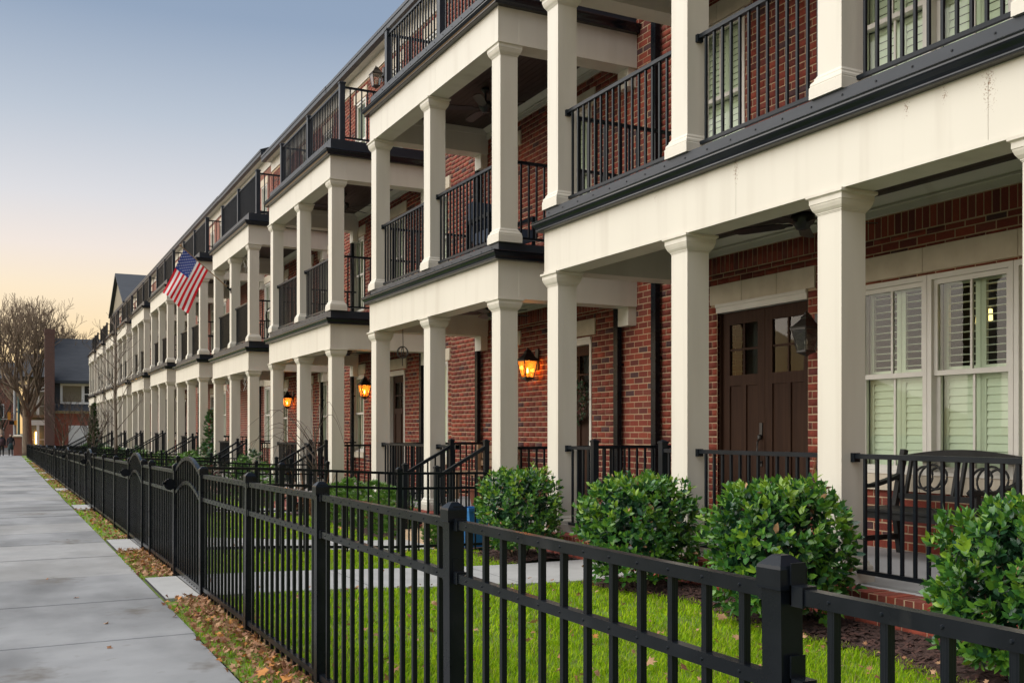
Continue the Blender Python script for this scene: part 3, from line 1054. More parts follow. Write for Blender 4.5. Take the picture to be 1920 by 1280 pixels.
def doorway(parent, ya, yb, z0, z1, double=False):
    mb = MB()
    jw = 0.018 if double else 0.05
    mb.box(W - 0.02, W + 0.13, ya, yb, z1 - 0.10, z1)
    mb.box(W - 0.035, W - 0.02, ya - 0.0, yb + 0.0, z1 - 0.035, z1 + 0.0)
    if not double:
        for y_, s_ in ((ya, 1), (yb, -1)):
            mb.box(W - 0.015, W + 0.13, y_, y_ + s_ * jw, z0, z1 - 0.10)
    df = mb.build('door_frame', 'window_white', parent)
    MB().box(W - 0.03, W + 0.13, ya + jw, yb - jw, z0, z0 + 0.02).build('threshold', 'bronze', df)
    if double:
        for y_, s_ in ((ya, 1), (yb, -1)):
            MB().box(W + 0.03, W + 0.13, y_, y_ + s_ * jw, z0, z1 - 0.10).build('jamb', 'door_wood', df)
    if double:
        m_ = (ya + yb) / 2
        door_leaf(parent, ya + jw + 0.003, m_ - 0.003, z0 + 0.02, z1 - 0.103, False, (2, 2), False)
        door_leaf(parent, m_ + 0.003, yb - jw - 0.003, z0 + 0.02, z1 - 0.103, True, (2, 2), True)
    else:
        door_leaf(parent, ya + 0.053, yb - 0.053, z0 + 0.02, z1 - 0.103, True, (2, 2), True)


GUT = [(0.0, 0.0), (0.078, 0.0), (0.088, 0.004), (0.090, 0.012), (0.084, 0.016), (0.084, 0.024), (0.092, 0.045), (0.110, 0.070), (0.117, 0.082), (0.117, 0.094), (0.124, 0.097), (0.127, 0.103), (0.122, 0.110), (0.108, 0.110), (0.104, 0.095), (0.0, 0.088)]
DOORS = {}


def townhouse(k):
    S = spec(k)
    root = thing('townhouse', LABELS[k], 'house', (6.4, (S['wy0'] + S['wy1']) / 2, gp((S['y0'] + S['y1']) / 2)), 'brick townhouses standing in a row')
    near = k <= 3
    y0, y1, F = S['y0'], S['y1'], S['floor']
    wy0, wy1 = S['wy0'], S['wy1']
    gl = gp((y0 + y1) / 2) - 0.1
    # ---- windows and doors: (ya, yb, kind)
    if k == 1:
        wins = [(4.56, 5.415), (5.420, 6.275), (6.280, 7.135)]
        dr = (7.775, 9.245)
        upper = wins + [(8.756, 9.70)]
        third = [(4.7, 5.5), (6.3, 7.1)]
    elif k == 2:
        wins, dr = [(14.30, 15.06)], (12.03, 13.0)
        upper = [(14.30, 15.06), (12.03, 12.85)]
        third = [(11.3, 12.1), (14.30, 15.06)]
    else:
        a = y0 + (-0.79 if k != 4 else 0.05)
        wins, dr = [(a, a + 0.74), (y0 + 4.12, y0 + 4.88)], (y0 + 1.47, y0 + 2.42)
        upper = [(a, a + 0.74), (y0 + 4.12, y0 + 4.88), (y0 + 1.47, y0 + 2.35)]
        third = [(y0 - 0.40, y0 + 0.36), (y0 + 3.98, y0 + 4.74), (y0 + 1.6, y0 + 2.4)]
    holes, lint = [], []
    wl_ = []
    for ya, yb in wins:
        z0, z1 = F + 0.70, F + 2.494
        wl_.append((ya, yb, z0, z1, 0))
    for ya, yb in upper:
        wl_.append((ya, yb, S['deck'] + 0.55, S['deck'] + 2.28, 1))
    for ya, yb in third:
        wl_.append((ya, yb, S['d3'] + 0.45, S['d3'] + 2.27, 2))
    for ya, yb, z0, z1, fl in wl_:
        holes.append((ya, yb, z0, z1))
    dh = 2.56 if k == 1 else 2.46
    holes.append((dr[0], dr[1], F, F + dh))
    if k == 1:
        lint = [(4.42, 7.27, F + 2.524, F + 2.746, 3), (7.66, 9.36, F + 2.563, F + 2.785, 3),
                (4.42, 7.27, S['deck'] + 2.29, S['deck'] + 2.51, 3), (8.64, 9.82, S['deck'] + 2.29, S['deck'] + 2.51, 2)]
    else:
        lint = [(a - 0.11, b_ + 0.11, z1 + 0.02, z1 + 0.24, 1) for a, b_, z0, z1, fl in wl_ if fl < 2]
        lint.append((dr[0] - 0.11, dr[1] + 0.11, F + 2.49, F + 2.71, 1))
    lint += [(a - 0.1, b_ + 0.1, z1 + 0.02, min(z1 + 0.24, S['soffit'] - 0.33), 1) for a, b_, z0, z1, fl in wl_ if fl == 2]
    # ---- wall
    ztop = S['soffit'] - 0.31
    if k <= 4:
        wl = wall_plane(wy0, wy1, gl, ztop + 0.3, holes, 'wall', 'mortar', root)
        fr0, fr1 = S['b1'] - 0.185, S['u1'] - 0.185
        sol = [(y0 + 0.30, y1 - 0.30, fr0 - 0.205, fr0 - 0.003), (y0 + 0.30, y1 - 0.30, fr1 - 0.205, fr1 - 0.003)]
        lh = [(a, b_, c_, d_) for a, b_, c_, d_, n_ in lint]
        sol2 = []
        for s_ in sol:
            if not any(h[0] < s_[1] and h[1] > s_[0] and h[2] < s_[3] and h[3] > s_[2] + 0.02 for h in lh):
                sol2.append(s_)
        bx = lay_bricks(wy0, wy1, F - 0.0794 * 4, ztop, holes + lh, sol2)
        mi = rng.choice(6, len(bx), p=[0.30, 0.24, 0.18, 0.12, 0.05, 0.11])
        drift = np.sin(bx[:, 2] * 1.7 + bx[:, 4] * 0.9 + k) * np.sin(bx[:, 4] * 2.3 - bx[:, 2] * 0.6) + 0.5 * np.sin(bx[:, 2] * 4.1) * np.sin(bx[:, 4] * 5.3)
        sw = rng.uniform(0, 1, len(bx)) < 0.35 * np.clip(drift, 0, 1)
        mi[sw] = rng.choice([3, 1, 4], sw.sum(), p=[0.55, 0.3, 0.15])
        sw = rng.uniform(0, 1, len(bx)) < 0.35 * np.clip(-drift, 0, 1)
        mi[sw] = rng.choice([2, 5], sw.sum())
        pick = np.zeros(len(bx), bool)
        if k <= 2:
            c3 = np.stack([bx[:, 0], (bx[:, 2] + bx[:, 3]) / 2, (bx[:, 4] + bx[:, 5]) / 2], 1)
            vis = seen_mask(c3)
            dd = c3[:, 1] + TAN * c3[:, 0]
            area = (bx[:, 3] - bx[:, 2]) * (bx[:, 5] - bx[:, 4]) / dd ** 3
            area[~vis] = -1
            pick[np.argsort(-area)[:300]] = True
            pick &= vis
        for i in np.where(pick)[0]:
            b_ = bx[i]
            obj('brick', brick_mesh(int(mi[i])), wl, (b_[0], b_[2], b_[4]), None, (b_[1] - b_[0], b_[3] - b_[2], b_[5] - b_[4]))
        tag(obj('bricks', np_boxes('bricks', bx[~pick], BR, mi[~pick]), wl), kind='stuff')
    else:
        wall_plane(wy0, wy1, gl, ztop + 0.3, holes, 'wall', 'brick_far', root)
    sd = MB()
    xb = 17.0
    for yy, fl in ((wy0, 0), (wy1, 1)):
        sd.add([(W, yy, gl), (xb, yy, gl), (xb, yy, S['soffit']), (W, yy, S['soffit'])], [(0, 1, 2, 3) if not fl else (3, 2, 1, 0)])
    sd.add([(xb, wy0, gl), (xb, wy1, gl), (xb, wy1, S['soffit']), (xb, wy0, S['soffit'])], [(0, 1, 2, 3)])
    sd.build('side_wall', 'brick_far', root)
    # ---- openings
    for i, (ya, yb, z0, z1, fl) in enumerate(wl_):
        sl = 0
        if k == 1:
            sl = {0: 1, 1: 2, 2: 0}[fl]
        window(root, ya, yb, z0, z1, fl == 0 and k != 1, sl, (F + 1.612 if (k == 1 and fl == 0) else None))
    if k == 1:
        for i in range(3):
            a = 4.44 + (7.255 - 4.44) * i / 3
            MB().box(W - 0.06, W + 0.0, a + 0.003, a + (7.255 - 4.44) / 3 - 0.003, F + 0.55, F + 0.695).build('sill', 'stone', root)
    doorway(root, dr[0], dr[1], F, F + dh, k == 1)
    for a, b_, c_, d_, n_ in lint:
        lintel(root, a, b_, c_, d_, n_)
    # ---- foundation, floor, brick edge
    fx = 5.235
    fm = MB().box(fx + 0.008, W - 0.02, y0 - 0.06, y1 + 0.06, gl - 0.2, F - 0.10)
    fo = fm.build('foundation', 'mortar' if k <= 2 else 'brick_far', root)
    MB().box(fx + 0.205, W - 0.005, y0 - 0.05, y1 + 0.05, F - 0.099, F).build('porch_floor', 'porch_concrete', root)
    if k <= 2:
        ed = MB().box(fx + 0.004, fx + 0.205, y0 - 0.06, y1 + 0.06, F - 0.098, F - 0.006).build('brick_edging', 'mortar', root)
        n_ = round((y1 - y0 + 0.12) / 0.0755)
        rest = []
        for i in range(n_):
            ya = y0 - 0.06 + (y1 - y0 + 0.12) * i / n_ + 0.0062
            yb = y0 - 0.06 + (y1 - y0 + 0.12) * (i + 1) / n_ - 0.0062
            dz = random.uniform(-0.003, 0.002)
            if k == 1:
                obj('brick', brick_mesh(random.choice([0, 0, 1, 2, 5])), ed, (fx, ya, F - 0.095 + dz), None, (0.2, yb - ya, 0.093))
            else:
                rest.append((fx, fx + 0.2, ya, yb, F - 0.095 + dz, F - 0.002 + dz))
        if rest:
            tag(obj('bricks', np_boxes('bricks', rest, BR, rng.integers(0, 3, len(rest))), ed), kind='stuff')
        rows = []
        for r in range(5):
            zt = F - 0.108 - r * 0.0794
            i = 0
            yy = y0 - 0.06 + (0.1 if r % 2 else 0)
            while yy < y1 + 0.06:
                rows.append((fx + 0.004, fx + 0.05, yy + 0.005, min(yy + 0.198, y1 + 0.06), zt - 0.069, zt))
                yy += 0.203
        tag(obj('bricks', np_boxes('bricks', rows, BR, rng.integers(0, 3, len(rows))), fo), kind='stuff')
    # ---- porches on two storeys
    for lev, (zf, zb, zt, zd) in enumerate(((F, S['b0'], S['b1'], S['deck']), (S['deck'], S['u0'], S['u1'], S['d3']))):
        for cy in S['cols']:
            obj('column', column_mesh(zb - zf), root, (XC, cy, zf))
            OCC.append((XC - CW, XC + CW, cy - CW, cy + CW, zf, zb))
        bt = 0.285
        be = MB().box(XB + 0.012, XB + bt, y0 + 0.004, y1 - 0.004, zb + 0.001, zt).build('beam', 'cream', root)
        MB().box(XB + bt, W - 0.004, y0, y0 + bt, zb + 0.002, zt).build('side_beam', 'cream', root)
        MB().box(XB + bt, W - 0.004, y1 - bt, y1, zb + 0.002, zt).build('side_beam', 'cream', root)
        seams = [y0, 4.10, 6.455, y1] if k == 1 else ([y0, y0 + 3.3, y1] if lev == 0 else [y0, y0 + 2.0, y1])
        for sa, sb in zip(seams[:-1], seams[1:]):
            MB().box(XB, XB + 0.012, sa + (0.0015 if sa > y0 else 0), sb - (0.0015 if sb < y1 else 0), zb, zt).build('board', 'cream_stained' if k == 1 and lev == 0 else 'cream', be)
        bead = MB()
        bead.box(XB - 0.006, XB, y0 - 0.006, y1 + 0.006, zb + 0.0, zb + 0.028)
        bead.box(XB, W - 0.01, y0 - 0.006, y0, zb + 0.002, zb + 0.028)
        bead.build('bead', 'cream', be)
        OCC.append((XB, XB + bt, y0, y1, zb, zt))
        OCC.append((XB, W, y0, y0 + bt, zb, zt))
        OCC.append((XB, W, y1 - bt, y1, zb, zt))
        for yy in (y0, y1 - bt):
            MB().box(W - 0.13, W - 0.003, yy + 0.02, yy + bt - 0.02, zb - 0.24, zb + 0.002).build('bracket', 'cream', root)
        # ceiling boards
        ce = MB().box(XB + bt, W - 0.004, y0 + bt, y1 - bt, zt - 0.006, zt + 0.01).build('ceiling', 'ceiling_wood', root)
        if k <= 3:
            n_ = 18
            for i in range(n_):
                a = XB + bt + (W - XB - bt - 0.01) * i / n_ + 0.003
                b_ = XB + bt + (W - XB - bt - 0.01) * (i + 1) / n_ - 0.003
                barobj('plank', 'ceiling_wood', ce, a, b_, y0 + bt, y1 - bt, zt - 0.018, zt - 0.006)
        fz = MB()
        fz.box(W - 0.035, W - 0.005, y0 + bt, y1 - bt, zt - 0.185, zt - 0.02)
        fz.box(W - 0.05, W - 0.035, y0 + bt, y1 - bt, zt - 0.12, zt - 0.106)
        fz.add([(W - 0.035, y0 + bt, zt - 0.10), (W - 0.11, y0 + bt, zt - 0.019), (W - 0.035, y0 + bt, zt - 0.019),
                (W - 0.035, y1 - bt, zt - 0.10), (W - 0.11, y1 - bt, zt - 0.019), (W - 0.035, y1 - bt, zt - 0.019)],
               [(0, 1, 4, 3), (1, 2, 5, 4), (2, 0, 3, 5), (0, 2, 1), (3, 4, 5)])
        for yy, s_ in ((y1 - bt, -1), (y0 + bt, 1)):
            fz.box(XB + bt, W - 0.05, yy, yy + s_ * 0.02, zt - 0.12, zt - 0.02)
        fz.build('frieze', 'cream', root)
        # deck, flashing, gutter
        dk = MB().box(XB + 0.05, W - 0.004, y0 + 0.05, y1 - 0.05, zt + 0.012, zd - 0.012).build('deck', 'porch_concrete', root)
        fl = MB()
        fl.box(XB + 0.012, XB + 0.05, y0 + 0.012, y1 - 0.012, zt + 0.001, zd)
        fl.box(XB + 0.05, W - 0.006, y0 + 0.012, y0 + 0.05, zt + 0.001, zd)
        fl.box(XB + 0.05, W - 0.006, y1 - 0.05, y1 - 0.012, zt + 0.001, zd)
        fls = fl.build('flashing', 'dark_trim', root)
        if k <= 3:
            sc_ = MB()
            yy = y0 + 0.2
            while yy < y1:
                sc_.box(XB + 0.006, XB + 0.012, yy - 0.006, yy + 0.006, zd - 0.052, zd - 0.040)
                yy += 0.31
            tag(sc_.build('screws', 'black_metal', fls), kind='stuff')
        OCC.append((XB - 0.1, W, y0 - 0.1, y1 + 0.1, zt, zd))
        sweep([(o_ - 0.012, z_ + zt) for o_, z_ in GUT], [(W - 0.01, y0 + 0.0), (XB, y0), (XB, y1), (W - 0.01, y1)], 'gutter', 'gutter_metal', root)
        # railings
        cs = S['cols']
        h = 0.935 if lev == 0 else 1.05
        if lev == 1:
            for a, b_ in zip(cs[:-1], cs[1:]):
                railing_y(root, XC, a + CW, b_ - CW, zf, h, near)
            railing_x(root, cs[0], XC + CW, W - 0.01, zf, h, near)
            railing_x(root, cs[-1], XC + CW, W - 0.01, zf, h, near)
        elif k == 1:
            for a, b_ in zip(cs[:3], cs[1:4]):
                railing_y(root, XC, a + CW, b_ - CW, zf, h, True)
            for a, b_, py in ((cs[3] + CW, 7.68, 7.68), (8.90, cs[4] - CW, 8.90)):
                railing_y(root, XC, a, b_, zf, h, True)
                MB().sqloft(XC, py, [(0.032, zf), (0.032, zf + 0.98), (0.038, zf + 0.98), (0.038, zf + 1.0), (0.0, zf + 1.02)]).build('newel_post', 'rail_metal', root)
            railing_x(root, cs[4], XC + CW, W - 0.01, zf, h, True)
            railing_x(root, cs[0], XC + CW, W - 0.01, zf, h, True)
        else:
            railing_y(root, XC, cs[1] + CW, cs[2] - CW, zf, h, near)
            railing_y(root, XC, y0 + 1.56, cs[1] - CW, zf, h, near)
            railing_x(root, cs[0], XC + CW, W - 0.01, zf, h, near)
            railing_x(root, cs[2], XC + CW, W - 0.01, zf, h, near)
    # ---- steps with handrails
    if k > 1:
        gs = gz(4.6, y0 + 1)
        n_ = max(1, round((F - gs) / 0.165))
        ya, yb = y0 + 0.46, y0 + 1.52
        st = MB()
        for i in range(n_):
            zt = F - (F - gs) * (i + 1) / (n_ + 0.001) if i == n_ - 1 else F - (F - gs) * (i + 1) / n_
            st.box(fx - 0.29 * (i + 1), fx - 0.29 * i, ya, yb, gs - 0.15, F - (F - gs) * (i) / n_ - 0.02)
        st.build('steps', 'brick_far' if k > 2 else 'mortar', root)
        xe = fx - 0.29 * n_ + 0.05
        for yy in (ya - 0.02, yb + 0.02):
            hr = MB()
            zu, zl = F + 0.92, gs + 0.86
            hr.bar((XC - 0.12, yy, zu), (xe, yy, zl), 0.045, 0.04)
            hr.bar((XC - 0.12, yy, F + 0.10), (xe, yy, gs + 0.10), 0.03, 0.03)
            hr.sqloft(XC - 0.1, yy, [(0.03, F), (0.03, F + 0.99), (0.036, F + 0.99), (0.036, F + 1.01), (0, F + 1.03)])
            hr.sqloft(xe, yy, [(0.03, gs - 0.05), (0.03, gs + 0.97), (0.036, gs + 0.97), (0.036, gs + 0.99), (0, gs + 1.01)])
            hr_o = hr.build('handrail', 'rail_metal', root)
            m_ = max(2, round((XC - 0.12 - xe) / 0.115))
            bb = MB()
            for i in range(1, m_):
                t = i / m_
                xx = XC - 0.12 + (xe - XC + 0.12) * t
                a, b_ = F + 0.10 + (gs - F) * t, zu + (zl - zu) * t
                if near:
                    barobj('baluster', 'rail_metal', hr_o, xx - 0.009, xx + 0.009, yy - 0.009, yy + 0.009, a, b_)
                else:
                    bb.box(xx - 0.009, xx + 0.009, yy - 0.009, yy + 0.009, a, b_)
            if not near:
                tag(bb.build('balusters', 'rail_metal', hr_o), kind='stuff')
    # ---- third-level terrace rail
    zf = S['d3']
    xr = 5.60
    posts = [y0 + 0.16, (y0 + y1) / 2, y1 - 0.16] if k > 1 else [2.2, 4.7, 7.2, 9.55]
    for py in posts:
        MB().sqloft(xr, py, [(0.05, zf - 0.02), (0.05, zf + 1.09), (0.062, zf + 1.09), (0.062, zf + 1.115), (0.0, zf + 1.14)]).build('rail_post', 'dark_trim', root)
    for a, b_ in zip(posts[:-1], posts[1:]):
        railing_y(root, xr, a + 0.05, b_ - 0.05, zf, 1.05, near)
    railing_x(root, posts[0], xr + 0.05, W - 0.01, zf, 1.05, near)
    railing_x(root, posts[-1], xr + 0.05, W - 0.01, zf, 1.05, near)
    # ---- downspouts at the returns of the gutters
    for yy, zt in ((y0 + 0.36, S['b1']), (y1 + 0.66 if k == 1 else y1 - 0.02, S['u1'])):
        ds = MB()
        xx = W - 0.075
        ds.box(xx - 0.035, xx + 0.035, yy - 0.05, yy + 0.05, gl + 0.2, zt - 0.25 if k != 1 else S['soffit'] - 0.3)
        if k != 1:
            ds.bar((xx, yy, zt - 0.26), (xx - 0.06, yy - 0.25, zt + 0.03), 0.09, 0.07)
        for zz in (F + 0.5, F + 2.0):
            ds.box(xx - 0.038, xx + 0.06, yy - 0.06, yy + 0.06, zz, zz + 0.03)
        if yy > y0 + 1 or k > 1:
            ds.build('downspout', 'black_metal', root)
    # ---- eaves and roof
    so = S['soffit']
    MB().box(W - 0.03, W + 0.02, wy0 + 0.002, wy1 - 0.002, so - 0.30, so).build('eaves_frieze', 'cream', root)
    MB().box(W - 0.21, W + 0.02, wy0 + 0.002, wy1 - 0.002, so + 0.001, so + 0.02).build('soffit', 'cream', root)
    mb = MB()
    mb.box(W - 0.33, W - 0.205, wy0 - 0.0, wy1 + 0.0, so - 0.012, so + 0.09)
    mb.box(W - 0.345, W - 0.205, wy0 - 0.0, wy1 + 0.0, so + 0.092, so + 0.16)
    mb.build('eaves_gutter', 'dark_trim', root)
    xr0, xr1, rise = W - 0.32, 12.2, 2.1
    rf = MB()
    rf.v = [(xr0, wy0, so + 0.165), (xr0, wy1, so + 0.165), (xr1, wy1, so + rise), (xr1, wy0, so + rise), (17.2, wy0, so + 0.16), (17.2, wy1, so + 0.16),
            (xr0, wy0, so + 0.14), (xr0, wy1, so + 0.14)]
    rf.f = [(0, 3, 2, 1), (3, 4, 5, 2), (0, 1, 7, 6), (0, 6, 4, 3), (1, 2, 5, 7)]
    rf.m = [0] * 5
    rf.build('roof', 'shingle', root)
    if k == 11:
        yc, hw = 77.0, 4.9
        ga = MB()
        ga.v = [(W - 0.2, yc - hw, so + 0.17), (W - 0.2, yc + hw, so + 0.17), (W - 0.2, yc, so + 2.55), (14, yc, so + 2.55), (14, yc - hw, so + 0.17), (14, yc + hw, so + 0.17)]
        ga.f = [(0, 2, 1)]
        ga.m = [0]
        gb = ga.build('gable', 'siding', root)
        gr = MB()
        for s_ in (-1, 1):
            a = (W - 0.45, yc + s_ * (hw + 0.35), so + 0.02)
            b_ = (W - 0.45, yc, so + 2.62)
            up = Vector((0, 0, 0.12))
            gr.add([a, b_, (14, yc, so + 2.62), (14, yc + s_ * (hw + 0.35), so + 0.02),
                    Vector(a) + up, Vector(b_) + up, Vector((14, yc, so + 2.62)) + up, Vector((14, yc + s_ * (hw + 0.35), so + 0.02)) + up],
                   [(0, 1, 2, 3), (4, 7, 6, 5), (0, 4, 5, 1), (1, 5, 6, 2), (3, 2, 6, 7), (0, 3, 7, 4)])
        gr.build('gable_roof', 'slate', root)
    DOORS[k] = dr
    return root, S


HS = {}
for k in range(1, 12):
    HS[k] = townhouse(k)[1]

# ---------------------------------------------------------------- front yards: walks and beds
C1 = 8.10                                   # gate centres, lot by lot


def gate_c(k):
    return C1 if k == 1 else 11.66 + 7.07 * (k - 2)


def bound(k):
    return 10.40 + 7.07 * (k - 1)


for k in range(1, 12):
    c = gate_c(k)
    x1 = 5.235 if k == 1 else 5.235 - 0.29 * max(1, round((HS[k]['floor'] - gz(4.6, HS[k]['y0'] + 1)) / 0.165))
    xs = [XE + 0.01, 1.26, 1.27] + [1.27 + (x1 - 1.27) * i / 6 for i in range(1, 7)]
    w0, w1 = (7.50, 8.72) if k == 1 else (c - 0.62, c + 0.66)
    nb = 4 if k <= 2 else 1
    wk = tag(sheet('walkway', xs, [w0, w1], lambda x, y: gz(x, y) - 0.006, ['joint']), 'concrete garden walk to the %s townhouse' % ORD[k], None, None, 'structure')
    cuts = [xs[0], 1.265] + [1.265 + (x1 - 1.265) * i / 3 for i in range(1, 4)]
    for a, b_ in zip(cuts[:-1], cuts[1:]):
        mb = MB()
        n_ = 5
        o = 0
        for i in range(n_):
            x = a + 0.004 + (b_ - a - 0.008) * i / (n_ - 1)
            for yy in (w0, w1):
                mb.v.append((x, yy, gz(x, yy) + 0.012))
        for i in range(n_ - 1):
            mb.f.append((2 * i, 2 * i + 2, 2 * i + 3, 2 * i + 1))
            mb.m.append(0)
        for yy_i in (0, 1):
            for i in range(n_ - 1):
                p, q = mb.v[2 * i + yy_i], mb.v[2 * i + 2 + yy_i]
                mb.add([p, q, (q[0], q[1], q[2] - 0.06), (p[0], p[1], p[2] - 0.06)], [(0, 1, 2, 3) if yy_i else (3, 2, 1, 0)])
        mb.build('slab', 'walk_concrete', wk)


def bed_edge(y):
    return 4.56 + 0.10 * math.sin(y * 1.3) + 0.06 * math.sin(y * 3.1 + 1)


beds = []
for k in range(1, 12):
    S = HS[k]
    c = gate_c(k)
    rngs = [(0.0, 7.42), (8.80, 9.95)] if k == 1 else [(S['y0'] - 0.4, c - 0.7), (c + 0.74, S['y1'] + 0.3)]
    for a, b_ in rngs:
        if b_ - a < 0.3:
            continue
        n_ = max(2, int((b_ - a) / 0.25))
        ys = [a + (b_ - a) * i / n_ for i in range(n_ + 1)]
        v, f = [], []
        for y in ys:
            e = bed_edge(y)
            for t in (0, 0.35, 0.7, 1.0):
                x = e + (5.27 - e) * t
                v.append((x, y, gz(x, y) + 0.002 + (0.03 * math.sin(math.pi * t) if k <= 3 else 0.01)))
        for j in range(n_):
            for i in range(3):
                f.append((j * 4 + i, j * 4 + i + 1, (j + 1) * 4 + i + 1, (j + 1) * 4 + i))
        beds.append((k, a, b_))
        bd = tag(obj('flower_bed', np_mesh('bed', np.array(v), np.array(f), ['mulch'])), 'dark mulch bed along the porch of the %s townhouse%s' % (ORD[k], ', beyond its walk' if a > c else ', before its walk'), None, None, 'structure')
        if k == 1:
            # loose chips on the bed
            m_ = int((b_ - a) * 620)
            yy = rng.uniform(a, b_, m_)
            tt = rng.uniform(-0.12, 1, m_)
            xx = np.array([bed_edge(y) for y in yy])
            xx = xx + (5.2 - xx) * tt
            zz = np.array([gz(x, y) + 0.012 + 0.03 * max(0, math.sin(math.pi * t)) for x, y, t in zip(xx, yy, tt)])
            an = rng.uniform(0, math.pi, m_)
            ln, wd = rng.uniform(0.012, 0.04, m_), rng.uniform(0.004, 0.011, m_)
            tl = rng.uniform(-0.5, 0.5, m_)
            base = np.array([[-1, -1, 0], [1, -1, 0], [1, 1, 0], [-1, 1, 0], [0, 0, 1]])
            P = np.zeros((m_, 5, 3))
            lx, ly = base[:, 0][None] * ln[:, None], base[:, 1][None] * wd[:, None]
            P[:, :, 0] = xx[:, None] + lx * np.cos(an)[:, None] - ly * np.sin(an)[:, None]
            P[:, :, 1] = yy[:, None] + lx * np.sin(an)[:, None] + ly * np.cos(an)[:, None]
            P[:, :, 2] = zz[:, None] + base[:, 2][None] * 0.008 + lx * tl[:, None]
            F_ = np.array([[0, 1, 4], [1, 2, 4], [2, 3, 4], [3, 0, 4]])
            F_ = (F_[None] + (np.arange(m_) * 5)[:, None, None]).reshape(-1, 3)
            tag(obj('mulch_chips', np_mesh('chips', P.reshape(-1, 3), F_, ['chip_a', 'chip_b', 'mulch'], np.repeat(rng.integers(0, 3, m_), 4)), bd), kind='stuff')

# ---------------------------------------------------------------- grass
def in_walk(x, y):
    for k in range(1, 12):
        c = gate_c(k)
        a, b_ = (7.50, 8.72) if k == 1 else (c - 0.62, c + 0.66)
        if a - 0.01 < y < b_ + 0.01:
            return True
    return False


def grass(name, label, x0, x1, y0, y1, n_, hmin, hmax, mats, probs, wid=0.0035, clump=True, edge=True):
    xs, ys = rng.uniform(x0, x1, n_), rng.uniform(y0, y1, n_)
    keep = np.array([not in_walk(x, y) and not (edge and x > bed_edge(y) + 0.02) for x, y in zip(xs, ys)])
    if clump:
        cl = np.sin(xs * 7.3 + np.sin(ys * 5.1) * 2) * np.sin(ys * 6.1 + np.sin(xs * 4.3) * 2)
        keep &= rng.uniform(0, 1, n_) < 0.64 + 0.36 * cl
    xs, ys = xs[keep], ys[keep]
    m_ = len(xs)
    zs = np.array([gz(x, y) for x, y in zip(xs, ys)]) - 0.012
    cl = 0.5 + 0.5 * np.sin(xs * 3.3 + 1 + np.sin(ys * 2.1)) * np.sin(ys * 2.9)
    h = rng.uniform(hmin, hmax, m_) * (0.8 + 0.4 * cl)
    an = rng.uniform(0, 2 * math.pi, m_)
    ln = rng.uniform(0.15, 0.9, m_) * h
    w = wid * rng.uniform(0.7, 1.3, m_)
    dx, dy = np.cos(an), np.sin(an)
    P = np.zeros((m_, 5, 3))
    for j, (t, s_, wf) in enumerate(((0, -1, 1), (0, 1, 1), (0.55, -1, 0.8), (0.55, 1, 0.8), (1, 0, 0))):
        P[:, j, 0] = xs + dx * ln * t * t - dy * s_ * w * wf
        P[:, j, 1] = ys + dy * ln * t * t + dx * s_ * w * wf
        P[:, j, 2] = zs + h * t * (1 - 0.18 * t)
    F_ = np.array([[0, 1, 2], [1, 3, 2], [2, 3, 4]])
    F_ = (F_[None] + (np.arange(m_) * 5)[:, None, None]).reshape(-1, 3)
    mi = np.repeat(rng.choice(len(mats), m_, p=probs), 3)
    return tag(obj(name, np_mesh(name, P.reshape(-1, 3), F_, mats, mi)), label, 'grass', None, 'stuff')


GM = ['grass_a', 'grass_b', 'grass_c', 'grass_d']
grass('grass', 'bright green lawn grass behind the nearest fence panels', 1.30, 4.75, 0.7, 5.2, 150000, 0.022, 0.064, GM, [0.40, 0.30, 0.19, 0.11], 0.0024)
grass('grass', 'green lawn grass on both sides of the nearest walk', 1.30, 4.75, 5.2, 10.35, 75000, 0.025, 0.06, GM, [0.40, 0.30, 0.19, 0.11], 0.0036)
grass('grass', 'green lawn grass of the second front yard', 1.30, 4.75, 10.45, 17.4, 26000, 0.03, 0.06, GM, [0.42, 0.33, 0.18, 0.07], 0.007)
grass('grass', 'green lawn grass of the farther front yards', 1.30, 4.75, 17.5, 60, 26000, 0.03, 0.07, GM, [0.42, 0.3, 0.2, 0.08], 0.014)
grass('grass', 'patchy grass in the strip between pavement and fence', XE - 0.015, 1.34, 1.2, 12, 10000, 0.015, 0.05, GM, [0.26, 0.04, 0.42, 0.28], 0.0032, True, False)
grass('grass', 'sparse grass in the far strip beside the pavement', XE - 0.015, 1.32, 12, 75, 5500, 0.02, 0.06, GM, [0.26, 0.04, 0.42, 0.28], 0.011, True, False)

# ---------------------------------------------------------------- fallen leaves
def dry_leaf(seed):
    r_ = random.Random(seed)
    lob = [(0.0, 0.55), (0.5, 0.28), (0.85, 0.62), (1.25, 0.34), (1.57, 0.75), (1.9, 0.34), (2.3, 0.6), (2.64, 0.28), (3.14, 0.52), (4.2, 0.24), (4.71, 0.5), (5.2, 0.24)]
    v = [(0, 0, 0.05)]
    for a, q in lob:
        q *= r_.uniform(0.85, 1.15)
        v.append((q * math.cos(a), q * math.sin(a), 0.16 * q * math.sin(a * 2 + seed) + r_.uniform(-0.02, 0.10)))
    n_ = len(lob)
    return np.array(v), np.array([(0, 1 + i, 1 + (i + 1) % n_) for i in range(n_)])


DL = [dry_leaf(i) for i in range(4)]
DM = ['dry_a', 'dry_b', 'dry_c', 'dry_d']
DLM = {}


def dl_mesh(i, m_):
    if (i, m_) not in DLM:
        DLM[(i, m_)] = np_mesh('fallen_leaf', DL[i][0], DL[i][1], [DM[m_]])
    return DLM[(i, m_)]


